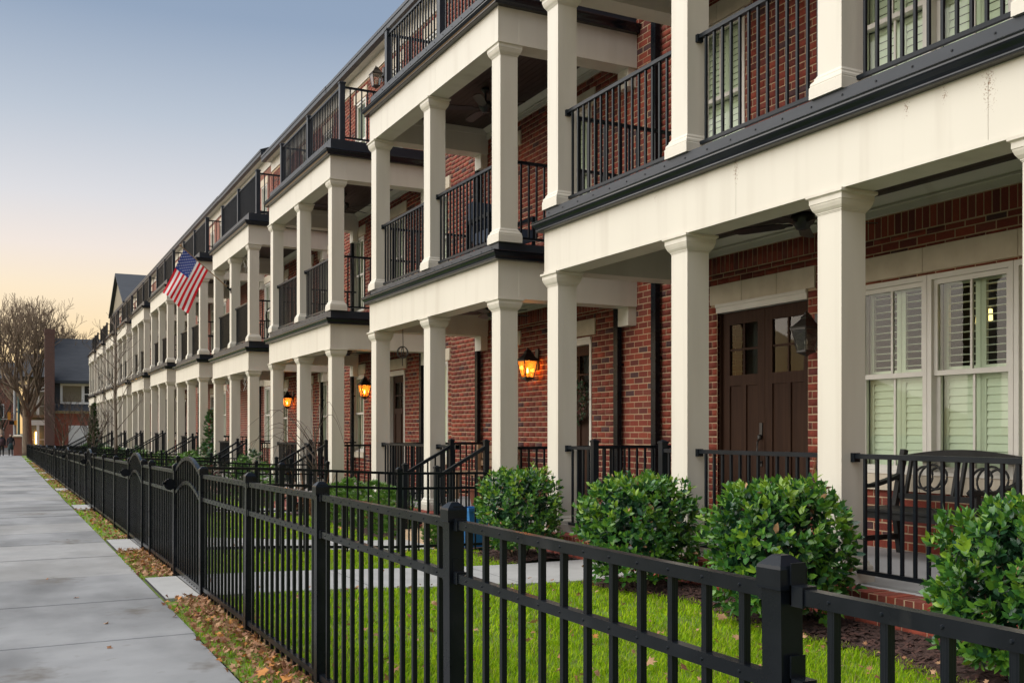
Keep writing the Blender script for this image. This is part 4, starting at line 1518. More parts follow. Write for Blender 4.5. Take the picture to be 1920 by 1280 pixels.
def leaf_litter(name, label, pts, smin, smax, probs, parent=None, tilt=0.5):
    V, F_, mi = [], [], []
    o = 0
    for (x, y, z) in pts:
        v, f = DL[random.randrange(4)]
        s_ = random.uniform(smin, smax)
        mw = Matrix.Translation((x, y, z)) @ Matrix.Rotation(random.uniform(0, 6.3), 4, 'Z') @ Matrix.Rotation(random.gauss(0, tilt), 4, 'X') @ Matrix.Rotation(random.gauss(0, tilt), 4, 'Y')
        a = np.array(mw)
        V.append((v * s_) @ a[:3, :3].T + a[:3, 3])
        F_.append(f + o)
        o += len(v)
        mi += [int(rng.choice(4, p=probs))] * len(f)
    return tag(obj(name, np_mesh(name, np.concatenate(V), np.concatenate(F_), DM, mi), parent), label, 'leaves', None, 'stuff')


pts = []
for i in range(4200):
    y = 1.6 + 11 * random.random() ** 1.2
    if in_walk(1.2, y):
        continue
    x = random.triangular(XE - 0.05, 1.36, 1.22)
    pts.append((x, y, g(y) + random.uniform(0.004, 0.035)))
leaf_litter('fallen_leaves', 'brown leaf litter along the foot of the near fence', pts, 0.018, 0.048, [0.35, 0.36, 0.22, 0.07], tilt=0.6)
pts = []
for i in range(1800):
    y = random.uniform(12, 60)
    if in_walk(1.2, y):
        continue
    pts.append((random.triangular(XE - 0.03, 1.34, 1.2), y, g(y) + random.uniform(0.005, 0.04)))
leaf_litter('fallen_leaves', 'brown leaf litter along the foot of the far fence', pts, 0.03, 0.06, [0.35, 0.36, 0.22, 0.07], tilt=0.5)
pts = []
for i in range(1000):
    x, y = random.uniform(1.35, 4.6), 1.2 + 16 * random.random() ** 1.5
    if in_walk(x, y) and random.random() < 0.8:
        continue
    pts.append((x, y, gz(x, y) + random.uniform(0.045, 0.072)))
leaf_litter('fallen_leaves', 'small brown leaves scattered through the lawn', pts, 0.02, 0.045, [0.35, 0.4, 0.2, 0.05], tilt=0.5)
for (x, y) in ((0.50, 5.9), (0.55, 6.7), (0.30, 9.1), (0.62, 12.6), (0.15, 4.6), (0.80, 4.15), (0.45, 7.9)):
    o = obj('fallen_leaf', dl_mesh(random.randrange(4), random.randrange(3)), None, (x, y, g(y) + 0.006), (random.gauss(0, 0.2), random.gauss(0, 0.2), random.uniform(0, 6)), [random.uniform(0.035, 0.05)] * 3)
    tag(o, 'single dry brown leaf lying on the bare pavement', 'leaf', 'dry leaves on the pavement')
for i in range(46):
    y = random.uniform(2.0, 5.6)
    x = 1.45 + (random.random()) * (y * 0.62)
    x = min(x, 4.3)
    o = obj('fallen_leaf', dl_mesh(random.randrange(4), random.choice([0, 1, 1, 2])), None, (x, y, gz(x, y) + 0.066), (random.gauss(0, 0.35), random.gauss(0, 0.45), random.uniform(0, 6)), [random.uniform(0.05, 0.082)] * 3)
    tag(o, 'large dry brown leaf lying on the bright green lawn', 'leaf', 'dry leaves on the near lawn')
for i in range(9):
    y = random.uniform(3.3, 5.2)
    x = random.uniform(1.05, 1.24)
    o = obj('fallen_leaf', dl_mesh(random.randrange(4), random.choice([0, 1, 1, 3])), None, (x, y, g(y) + 0.05), (random.gauss(0, 0.4), random.gauss(0, 0.4), random.uniform(0, 6)), [random.uniform(0.05, 0.07)] * 3)
    tag(o, 'large tan leaf lying in the strip between pavement and fence', 'leaf', 'dry leaves in the strip by the fence')

# ---------------------------------------------------------------- fences and gates
POST = MB().sqloft(0, 0, [(0.0255, -0.10), (0.0255, 0.893), (0.0315, 0.895), (0.0320, 0.900), (0.0320, 0.932), (0.0300, 0.938), (0.012, 0.955), (0.0, 0.957)]).mesh('post', 'black_metal')
FH = 0.957


def rivet(mb, p, nrm):
    p, nrm = Vector(p), Vector(nrm)
    a = nrm.orthogonal().normalized()
    b_ = nrm.cross(a)
    r_ = 0.0042
    vs = [p + (a * math.cos(t) + b_ * math.sin(t)) * r_ for t in [i * math.pi / 3 for i in range(6)]] + [p + (a * math.cos(t) + b_ * math.sin(t)) * r_ * 0.6 + nrm * 0.003 for t in [i * math.pi / 3 for i in range(6)]]
    mb.add(vs, [(i, (i + 1) % 6, 6 + (i + 1) % 6, 6 + i) for i in range(6)] + [(6, 7, 8, 9, 10, 11)])


def panel(parent, a, b_, single, rivets=False, topz=0.90, midz=0.734, bott=True):
    """a, b_: ground points at the two posts"""
    a, b_ = Vector(a), Vector(b_)
    L = (b_ - a).length
    d = (b_ - a) / L
    sd = Vector((d.y, -d.x, 0)).normalized()
    s0, s1 = a + d * 0.026, b_ - d * 0.026
    rr = None
    for nm, z in (('top_rail', topz), ('middle_rail', midz)) + ((('bottom_rail', 0.09),) if bott else ()):
        up = Vector((0, 0, z - 0.014))
        r_ = MB().bar(s0 + up, s1 + up, 0.026, 0.028).build(nm, 'black_metal', parent)
        if nm == 'top_rail':
            rr = r_
    n_ = max(2, round(L / 0.1165))
    bm, rv = MB(), MB()
    for i in range(1, n_):
        p = a.lerp(b_, i / n_)
        if single:
            barobj('picket', 'black_metal', parent, p.x - 0.008, p.x + 0.008, p.y - 0.008, p.y + 0.008, p.z + 0.025, p.z + topz - 0.022)
        else:
            bm.box(p.x - 0.008, p.x + 0.008, p.y - 0.008, p.y + 0.008, p.z + 0.025, p.z + topz - 0.022)
        if rivets:
            for z in (topz, midz):
                for s_ in (1, -1):
                    rivet(rv, p + Vector((0, 0, z - 0.014)) + sd * s_ * 0.013, sd * s_)
    if not single:
        tag(bm.build('pickets', 'black_metal', parent), kind='stuff')
    if rivets:
        tag(rv.build('rivets', 'rail_metal', rr), kind='stuff')
        for p, s_ in ((a, 1), (b_, -1)):
            for z in (topz, midz):
                q = p + d * (0.026 * s_)
                e = q + d * (0.032 * s_)
                up = Vector((0, 0, z - 0.014))
                MB().bar(q + up, e + up, 0.034, 0.037).build('bracket', 'black_metal', parent)
                mb = MB()
                mb.bar(q + up + Vector((0, 0, 0.02)), q + up + d * 0.004 * s_ + Vector((0, 0, 0.02)), 0.034, 0.075)
                mb.build('bracket_plate', 'black_metal', parent)


def gpt(x, y):
    return (x, y, g(y) if x < 1.3 else gz(x, y))


def gate(k):
    c = gate_c(k)
    ya, yb = c - 0.655, c + 0.655
    z = g(c)
    gt = thing('garden_gate', ('arched black metal gate nearest the camera, before the first townhouse' if k == 1 else
                               'arched black metal gate in the front fence of the %s townhouse' % ORD[k]), 'gate', (XF, c, z), 'arched gates in the front fence')
    a, b_ = ya + 0.032, yb - 0.032
    for yy in (a, b_):
        MB().bar((XF, yy, z + 0.05), (XF, yy, z + 0.905), 0.03, 0.03).build('stile', 'black_metal', gt)
    m_ = 14

    def arch(t, base, rise):
        return base + rise * math.sin(math.pi * t)
    for nm, base, rise in (('top_arch', 0.885, 0.12), ('middle_arch', 0.70, 0.115)):
        mb = MB()
        for i in range(m_ + 1):
            t = i / m_
            yy = a + (b_ - a) * t
            zc = z + arch(t, base, rise)
            mb.v += [(XF - 0.014, yy, zc - 0.014), (XF + 0.014, yy, zc - 0.014), (XF + 0.014, yy, zc + 0.014), (XF - 0.014, yy, zc + 0.014)]
        for i in range(m_):
            for j in range(4):
                j2 = (j + 1) % 4
                mb.f.append((i * 4 + j, i * 4 + j2, i * 4 + 4 + j2, i * 4 + 4 + j))
                mb.m.append(0)
        ao = mb.build(nm, 'black_metal', gt)
        if k <= 2:
            rv = MB()
            for i in range(1, 11):
                t = i / 11
                rivet(rv, (XF - 0.0145, a + (b_ - a) * t, z + arch(t, base, rise)), (-1, 0, 0))
            tag(rv.build('rivets', 'rail_metal', ao), kind='stuff')
    MB().bar((XF, a, z + 0.07), (XF, b_, z + 0.07), 0.026, 0.03).build('bottom_rail', 'black_metal', gt)
    bm = MB()
    for i in range(1, 11):
        t = i / 11
        yy = a + (b_ - a) * t
        zt = z + arch(t, 0.885, 0.12)
        if k <= 4:
            barobj('picket', 'black_metal', gt, XF - 0.008, XF + 0.008, yy - 0.008, yy + 0.008, z + 0.04, zt)
        else:
            bm.box(XF - 0.008, XF + 0.008, yy - 0.008, yy + 0.008, z + 0.04, zt)
    if k > 4:
        tag(bm.build('pickets', 'black_metal', gt), kind='stuff')
    lm = MB()
    n_ = 18
    yy = yb - 0.05
    ring = [(XF - 0.055 + 0.048 * math.cos(2 * math.pi * i / n_), z + 0.775 + 0.048 * math.sin(2 * math.pi * i / n_)) for i in range(n_)]
    vs = [(x, yy, q) for x, q in ring] + [(x, yy + 0.02, q) for x, q in ring]
    lm.add(vs, [tuple(range(n_)), tuple(range(n_, 2 * n_))[::-1]] + [(i, i + n_, (i + 1) % n_ + n_, (i + 1) % n_) for i in range(n_)])
    lm.build('latch_plate', 'black_metal', gt)
    MB().bar((XF - 0.115, yy + 0.01, z + 0.785), (XF - 0.085, yy + 0.01, z + 0.785), 0.02, 0.022).build('latch_knob', 'rail_metal', gt)


for k in range(1, 12):
    c = gate_c(k)
    ff = thing('front_fence', ('black metal picket fence along the pavement before the nearest lawn' if k == 1 else
                               'black metal picket fence along the pavement before the %s townhouse' % ORD[k]), 'fence', (XF, c, g(c)), 'black fence panels along the pavement')
    single = k <= 4
    if k == 1:
        runs = [[-1.63, -0.12, 1.39, 2.90, 4.415, 5.925, c - 0.655], [c + 0.655, 10.35]]
    else:
        b0 = bound(k - 1) - 0.05
        e = bound(k) - 0.05
        s_ = c + 0.655
        runs = [[b0, c - 0.655], [s_, s_ + (e - s_) / 3, s_ + (e - s_) * 2 / 3, e]]
    skip_first = k > 1
    for ri, run in enumerate(runs):
        for i, y in enumerate(run):
            if i == 0 and ri == 0 and skip_first:
                continue
            obj('post', POST, ff, gpt(XF, y), (random.gauss(0, 0.004), random.gauss(0, 0.004), random.gauss(0, 0.02)))
        for y_a, y_b in zip(run[:-1], run[1:]):
            panel(ff, gpt(XF, y_a), gpt(XF, y_b), single, k == 1 or (k == 2))
    gate(k)
    # fence between this yard and the next
    yd = bound(k) - 0.05
    df = thing('dividing_fence', 'black picket fence dividing the %s front yard from the %s' % (ORD[k], ORD[k + 1] if k < 11 else 'street beyond'), 'fence',
               (3.2, yd, gz(3.2, yd)), 'black fences between the front yards')
    xs = [XF, 2.55, 3.85, 5.12]
    for x in xs[1:]:
        obj('post', POST, df, (x, yd, gz(x, yd)))
    for xa, xb in zip(xs[:-1], xs[1:]):
        panel(df, (xa, yd, gz(xa, yd)), (xb, yd, gz(xb, yd)), k <= 3)

# ---------------------------------------------------------------- porch things
def lantern(x, y, z, lit, label, hang=True, scale=1.0):
    """wall lantern on the brick wall, light facing the street; z is the middle of the glass"""
    t = thing('wall_lantern', label, 'lantern', (x, y, z), 'wall lanterns on the brick fronts')
    s_ = scale
    a, b_ = 0.115 * s_, 0.070 * s_
    h0, h1 = z - 0.15 * s_, z + 0.11 * s_
    MB().box(W - 0.03, W - 0.008, y - 0.05, y + 0.05, z - 0.02, z + 0.30 * s_).build('backplate', 'bronze', t)
    ar = MB().tube([(W - 0.03, y, z + 0.05), (W - 0.08, y, z + 0.20 * s_), (x + 0.03, y, z + 0.29 * s_), (x, y, z + 0.26 * s_)], 0.011, 6)
    ar.build('arm', 'bronze', t)
    fr = MB()
    for sx, sy in ((-1, -1), (1, -1), (1, 1), (-1, 1)):
        fr.bar((x + sx * b_, y + sy * b_, h0), (x + sx * a, y + sy * a, h1), 0.013, 0.013)
    for q, hh in ((b_, h0), (a, h1)):
        for i, (sx, sy) in enumerate(((-1, -1), (1, -1), (1, 1), (-1, 1))):
            tx, ty = ((1, -1), (1, 1), (-1, 1), (-1, -1))[i]
            fr.bar((x + sx * q, y + sy * q, hh), (x + tx * q, y + ty * q, hh), 0.016, 0.016)
    fr.build('cage', 'bronze', t)
    MB().sqloft(x, y, [(a + 0.016, h1 + 0.006), (a + 0.018, h1 + 0.016), (0.075 * s_, h1 + 0.075 * s_), (0.04 * s_, h1 + 0.12 * s_), (0.044 * s_, h1 + 0.13 * s_), (0.03 * s_, h1 + 0.155 * s_), (0.012, h1 + 0.17 * s_), (0.016, h1 + 0.19 * s_), (0.0, h1 + 0.21 * s_)]).build('roof', 'bronze', t)
    MB().sqloft(x, y, [(0.0, h0 - 0.07 * s_), (0.014, h0 - 0.055 * s_), (0.03 * s_, h0 - 0.04 * s_), (b_ + 0.008, h0 - 0.012), (b_ + 0.008, h0 - 0.006)]).build('base', 'bronze', t)
    gm = 'lantern_amber' if lit else 'lantern_glass'
    cs = ((-1, -1), (1, -1), (1, 1), (-1, 1))
    for i in range(4):
        (sx, sy), (tx, ty) = cs[i], cs[(i + 1) % 4]
        MB().add([(x + sx * b_, y + sy * b_, h0), (x + tx * b_, y + ty * b_, h0), (x + tx * a, y + ty * a, h1), (x + sx * a, y + sy * a, h1)], [(0, 1, 2, 3)]).build('pane', gm, t)
    MB().lathe(x, y, [(0.012, h0), (0.012, h0 + 0.07 * s_)], 8).build('candle', 'white_paint', t)
    MB().lathe(x, y, [(0.004, h0 + 0.07 * s_), (0.014, h0 + 0.085 * s_), (0.017, h0 + 0.105 * s_), (0.010, h0 + 0.135 * s_), (0.002, h0 + 0.155 * s_)], 8).build('bulb', 'bulb' if lit else 'white_paint', t)
    if lit:
        ld = bpy.data.lights.new('lantern_light', 'POINT')
        ld.energy = 1.5
        ld.color = (1.0, 0.50, 0.16)
        ld.shadow_soft_size = 0.03
        lo = bpy.data.objects.new('lantern_light', ld)
        col.objects.link(lo)
        lo.parent = t
        lo.matrix_parent_inverse = Matrix.Translation(-WL[t.name])
        lo.location = (x, y, h0 + 0.20 * s_)


Lx = W - 0.19
lantern(Lx, 7.60, E + 0.93, False, 'unlit wall lantern between the brown double door and the shuttered windows', True, 0.86)
lantern(Lx, 13.62, E + 0.97, True, 'lit wall lantern glowing beside the wreathed door of the second townhouse')
lantern(Lx, 21.50, E + 0.92, True, 'lit wall lantern on the third townhouse, behind the bare twigs')
lantern(Lx, 28.45, E + 0.84, True, 'lit wall lantern on the fourth townhouse, farthest of the glowing ones')
lantern(Lx, 20.72, E + 7.66, False, 'unlit lantern high on the third townhouse, above the top terrace', True, 0.95)


def fan(x, y, zc, label, ph=0.2):
    t = thing('ceiling_fan', label, 'fan', (x, y, zc), 'ceiling fans under the porch ceilings')
    MB().lathe(x, y, [(0.06, zc - 0.02), (0.065, zc - 0.05), (0.02, zc - 0.09), (0.014, zc - 0.10), (0.014, zc - 0.22)], 12).build('rod', 'fan_metal', t)
    MB().lathe(x, y, [(0.03, zc - 0.21), (0.10, zc - 0.23), (0.115, zc - 0.27), (0.10, zc - 0.32), (0.07, zc - 0.34), (0.06, zc - 0.37), (0.02, zc - 0.385)], 16, 0).build('motor', 'fan_metal', t, True)
    for i in range(5):
        a = ph + i * 2 * math.pi / 5
        u, v = Vector((math.cos(a), math.sin(a), 0)), Vector((-math.sin(a), math.cos(a), 0.22)).normalized()
        mb = MB()
        o = Vector((x, y, zc - 0.325))
        out = []
        for r_, w in ((0.10, 0.022), (0.17, 0.03), (0.20, 0.058), (0.45, 0.066), (0.60, 0.068), (0.645, 0.055), (0.665, 0.02)):
            out.append((o + u * r_ - v * w, o + u * r_ + v * w))
        th = Vector((0, 0, 0.008))
        for p, q in out:
            mb.v += [tuple(p), tuple(q), tuple(q + th), tuple(p + th)]
        for j in range(len(out) - 1):
            for e in range(4):
                e2 = (e + 1) % 4
                mb.f.append((j * 4 + e, j * 4 + e2, j * 4 + 4 + e2, j * 4 + 4 + e))
                mb.m.append(0)
        mb.f += [(0, 1, 2, 3), tuple(len(mb.v) - 1 - i for i in range(4))]
        mb.m += [0, 0]
        mb.build('blade', 'fan_metal', t)


fan(6.42, 6.85, HS[1]['b1'] - 0.012, 'black ceiling fan under the nearest ground-floor porch ceiling', 0.75)
fan(6.42, 13.55, HS[2]['u1'] - 0.012, 'dark ceiling fan under the upper porch ceiling of the second townhouse', 0.3)
fan(6.42, 13.35, HS[2]['b1'] - 0.012, 'dark ceiling fan under the ground-floor porch of the second townhouse', 0.1)
fan(6.42, 20.6, HS[3]['u1'] - 0.012, 'dark ceiling fan under the upper porch of the third townhouse', 0.5)
fan(6.42, 20.4, HS[3]['b1'] - 0.012, 'dark ceiling fan under the ground-floor porch of the third townhouse', 0.9)

# bench with ring back on the nearest porch
F1 = HS[1]['floor']
bn = thing('porch_bench', 'black garden bench with ring pattern back on the nearest porch', 'bench', (7.0, 5.8, F1))
yb0, yb1 = 5.20, 6.46
xb, xf = 7.17, 6.62
for yy in (yb0, yb1):
    MB().bar((xb + 0.05, yy, F1), (xb - 0.02, yy, F1 + 0.42), 0.05, 0.05, (1, 0, 0)).bar((xb - 0.02, yy, F1 + 0.42), (xb + 0.10, yy, F1 + 0.93), 0.05, 0.05, (1, 0, 0)).build('leg', 'bench_paint', bn)
    MB().bar((xf, yy, F1), (xf, yy, F1 + 0.62), 0.05, 0.05, (1, 0, 0)).build('leg', 'bench_paint', bn)
    ap = [(xb + 0.03, F1 + 0.70), (xb - 0.12, F1 + 0.655), (xb - 0.30, F1 + 0.615), (xf + 0.06, F1 + 0.615), (xf - 0.03, F1 + 0.635), (xf - 0.06, F1 + 0.61)]
    am = MB()
    for (xa, za), (xc, zc) in zip(ap[:-1], ap[1:]):
        am.bar((xa, yy, za), (xc, yy, zc), 0.062, 0.034)
    am.build('armrest', 'bench_paint', bn)
    MB().bar((xb - 0.0, yy, F1 + 0.15), (xf, yy, F1 + 0.15), 0.03, 0.045).build('stretcher', 'bench_paint', bn)
for i in range(6):
    xx = xf + 0.0 + i * 0.086
    MB().bar((xx, yb0 + 0.02, F1 + 0.425), (xx, yb1 - 0.02, F1 + 0.425), 0.072, 0.022).build('seat_slat', 'bench_paint', bn)
MB().bar((xf, yb0 + 0.026, F1 + 0.385), (xf, yb1 - 0.026, F1 + 0.385), 0.03, 0.06).build('apron', 'bench_paint', bn)


def bx_(z):
    return xb - 0.02 + 0.12 * (z - 0.42) / 0.51


tr = MB()
m_ = 12
for i in range(m_ + 1):
    yy = yb0 + 0.026 + (yb1 - yb0 - 0.052) * i / m_
    zt = 0.885 + 0.055 * math.sin(math.pi * i / m_)
    x = bx_(0.88)
    tr.v += [(x - 0.015, yy, F1 + 0.83), (x + 0.015, yy, F1 + 0.83), (x + 0.015, yy, F1 + zt), (x - 0.015, yy, F1 + zt)]
for i in range(m_):
    for j in range(4):
        j2 = (j + 1) % 4
        tr.f.append((i * 4 + j, i * 4 + j2, i * 4 + 4 + j2, i * 4 + 4 + j))
        tr.m.append(0)
tr.build('top_rail', 'bench_paint', bn)
MB().bar((bx_(0.52), yb0 + 0.026, F1 + 0.52), (bx_(0.52), yb1 - 0.026, F1 + 0.52), 0.028, 0.05).build('lower_rail', 'bench_paint', bn)
for yy in (yb0 + 0.10, (yb0 + yb1) / 2 - 0.035, (yb0 + yb1) / 2 + 0.035, yb1 - 0.10):
    MB().bar((bx_(0.54), yy, F1 + 0.54), (bx_(0.84), yy, F1 + 0.84), 0.028, 0.03, (1, 0, 0)).build('splat', 'bench_paint', bn)
for cy in ((yb0 * 3 + yb1) / 4 + 0.02, (yb0 + yb1 * 3) / 4 - 0.02):
    for dy, dr_ in ((-0.075, 0.098), (0.075, 0.098), (0.0, 0.118)):
        rg = MB()
        pp = []
        for i in range(21):
            a = 2 * math.pi * i / 20
            zz = 0.69 + dr_ * math.sin(a) * 0.98
            pp.append((bx_(zz), cy + dy + dr_ * math.cos(a), F1 + zz))
        rg.tube(pp, 0.0105, 6, 0, False)
        rg.build('back_ring', 'bench_paint', bn, True)

# straw broom leaning by the double door
br = thing('corn_broom', 'straw broom standing upside down behind the railing by the double door', 'broom', (6.9, 7.2, F1))
MB().tube([(6.95, 7.25, F1), (7.05, 7.28, F1 + 0.55)], 0.012, 6).build('handle', 'bench_wood', br)
bm = MB()
for i in range(26):
    a = random.uniform(-0.5, 0.5)
    bm.tube([(7.03, 7.275, F1 + 0.42), (7.05 + random.uniform(-0.02, 0.02), 7.28 + a * 0.10, F1 + 0.60), (7.07 + random.uniform(-0.04, 0.04), 7.28 + a * 0.26, F1 + 0.80 + random.uniform(-0.05, 0.05))], 0.005, 4)
tag(bm.build('bristles', 'broom', br), kind='stuff')

# room lamps seen through the nearest windows
for i, (y, z, x) in enumerate(((5.70, 1.00, 0.42), (5.56, 0.97, 0.52), (5.92, 1.02, 0.36), (6.07, 1.00, 0.40))):
    pl = thing('pendant_lamp', ['warm pendant lamp behind the open slats, second from the mullion', 'warm pendant lamp behind the open slats, nearest the mullion',
                                'warm pendant lamp behind the open slats, third from the mullion', 'warm pendant lamp behind the open slats, farthest from the mullion'][i], 'lamp', (W + x, y, E + z), 'pendant lamps inside the nearest room')
    MB().lathe(W + x, y, [(0.012, E + z - 0.05), (0.024, E + z - 0.045), (0.021, E + z + 0.05), (0.01, E + z + 0.055)], 10).build('shade', 'room_lamp', pl)
    MB().tube([(W + x, y, E + z + 0.05), (W + x, y, HS[1]['floor'] + 2.49)], 0.004, 5).build('cord', 'bronze', pl)

# wreath on the second door
wr = thing('door_wreath', 'leafy dark wreath hanging on the door of the second townhouse', 'wreath', (W - 0.02, 12.45, E + 0.30))
wm = MB()
cw = Vector((W + 0.02, 12.48, E + 0.42))
for i in range(520):
    a = random.uniform(0, 6.28)
    rr = 0.27 + random.gauss(0, 0.045)
    p = cw + Vector((-abs(random.gauss(0.03, 0.03)), rr * math.cos(a), rr * math.sin(a)))
    d = Vector((random.gauss(-0.4, 0.4), random.gauss(0, 1), random.gauss(0, 1))).normalized() * random.uniform(0.035, 0.07)
    n_ = d.cross(Vector((random.gauss(0, 1), 0.3, 0.2))).normalized() * 0.014
    wm.add([p, p + d * 0.5 + n_, p + d, p + d * 0.5 - n_], [(0, 1, 2, 3)], random.randrange(3))
tag(wm.build('foliage', ['ever_a', 'ever_b', 'rust_a'], wr), kind='stuff')
wt = MB()
wt.tube([(cw.x, cw.y + 0.27 * math.cos(i * 0.314), cw.z + 0.27 * math.sin(i * 0.314)) for i in range(21)], 0.02, 6, 0, False)
wt.build('ring', 'twig', wr)

# ---------------------------------------------------------------- flag on the fourth townhouse
fp = Vector((5.36, 27.29, E + 3.77))
tip = Vector((4.06, 27.29, E + 4.86))
fl = thing('flag', 'striped red and white flag with a starred blue corner on a slanting pole', 'flag', tuple(fp))
MB().tube([fp + (fp - tip) * -0.02, tip], [0.014, 0.011], 8).build('pole', 'pole_wood', fl)
MB().lathe(tip.x, tip.y, [(0.008, tip.z - 0.02), (0.028, tip.z + 0.005), (0.028, tip.z + 0.025), (0.006, tip.z + 0.05)], 10).build('finial', 'pole_wood', fl)
mb = MB()
mb.box(5.342, 5.36, 27.25, 27.33, E + 3.70, E + 3.84)
mb.bar((5.35, 27.29, E + 3.775), (5.25, 27.29, E + 3.86), 0.045, 0.045)
mb.build('bracket', 'black_metal', fl)
pd = (fp - tip).normalized()
h0 = tip + pd * 0.12
hoist, fly = 0.80, 1.28
fd = Vector((-0.42, 0.05, -0.91)).normalized()
fdn = Vector((0, 1, 0))
NU, NV = 26, 39


def fpos(u, v):
    """u along fly 0..1, v along hoist 0..1 from the tip end"""
    p = h0 + pd * hoist * v + fd * fly * u
    amp = 0.07 * u ** 0.7
    return p + fdn * (amp * math.sin(4.2 * v * math.pi / 2 + 3.0 * u) + 0.035 * u * math.sin(9 * v + 2 * u)) + pd * (0.03 * u * math.sin(3 * u + 5 * v))


mb = MB()
for j in range(NV + 1):
    for i in range(NU + 1):
        mb.v.append(tuple(fpos(i / NU, j / NV)))
for j in range(NV):
    for i in range(NU):
        s_ = j * 13 // NV
        blue = s_ < 7 and i < NU * 0.4 - 0.01
        mb.f.append((j * (NU + 1) + i, j * (NU + 1) + i + 1, (j + 1) * (NU + 1) + i + 1, (j + 1) * (NU + 1) + i))
        mb.m.append(2 if blue else (0 if s_ % 2 == 0 else 1))
cl = mb.build('cloth', ['flag_red', 'flag_white', 'flag_blue'], fl, True)
st = MB()
for r_ in range(9):
    nst = 6 if r_ % 2 == 0 else 5
    for i in range(nst):
        u = 0.4 * ((i + 0.5) / 6 if nst == 6 else (i + 1) / 6)
        v = (7 / 13) * (r_ + 0.5) / 9
        for s_ in (1, -1):
            c_ = fpos(u, v) + fdn * 0.004 * s_
            vs = [c_]
            for q in range(10):
                a = math.pi * q / 5
                rr = 0.021 if q % 2 == 0 else 0.009
                vs.append(c_ + fd * rr * math.sin(a) - pd * rr * math.cos(a))
            st.add(vs, [(0, 1 + q, 1 + (q + 1) % 10) for q in range(10)])
tag(st.build('stars', 'flag_white', cl), kind='stuff')

# ---------------------------------------------------------------- shrubs
LV = np.array([(0, 0, 0), (0.30, 0.25, 0.05), (0.66, 0.21, 0.035), (1.0, 0, -0.03), (0.66, -0.21, 0.035), (0.30, -0.25, 0.05), (0.45, 0, -0.02)])
LF = np.array([(0, 6, 1), (1, 6, 2), (2, 6, 3), (3, 6, 4), (4, 6, 5), (5, 6, 0)])[:, ::-1]
LEAFM = [np_mesh('leaf', LV, LF, [n_]) for n_ in ('leaf_a', 'leaf_b', 'leaf_c', 'leaf_d', 'dry_b')]


def basis(d, up):
    d = d / np.linalg.norm(d)
    s_ = np.cross(up, d)
    if np.linalg.norm(s_) < 1e-3:
        s_ = np.cross(np.array((1.0, 0.2, 0)), d)
    s_ /= np.linalg.norm(s_)
    u = np.cross(d, s_)
    return np.stack([d, s_, u], 1)


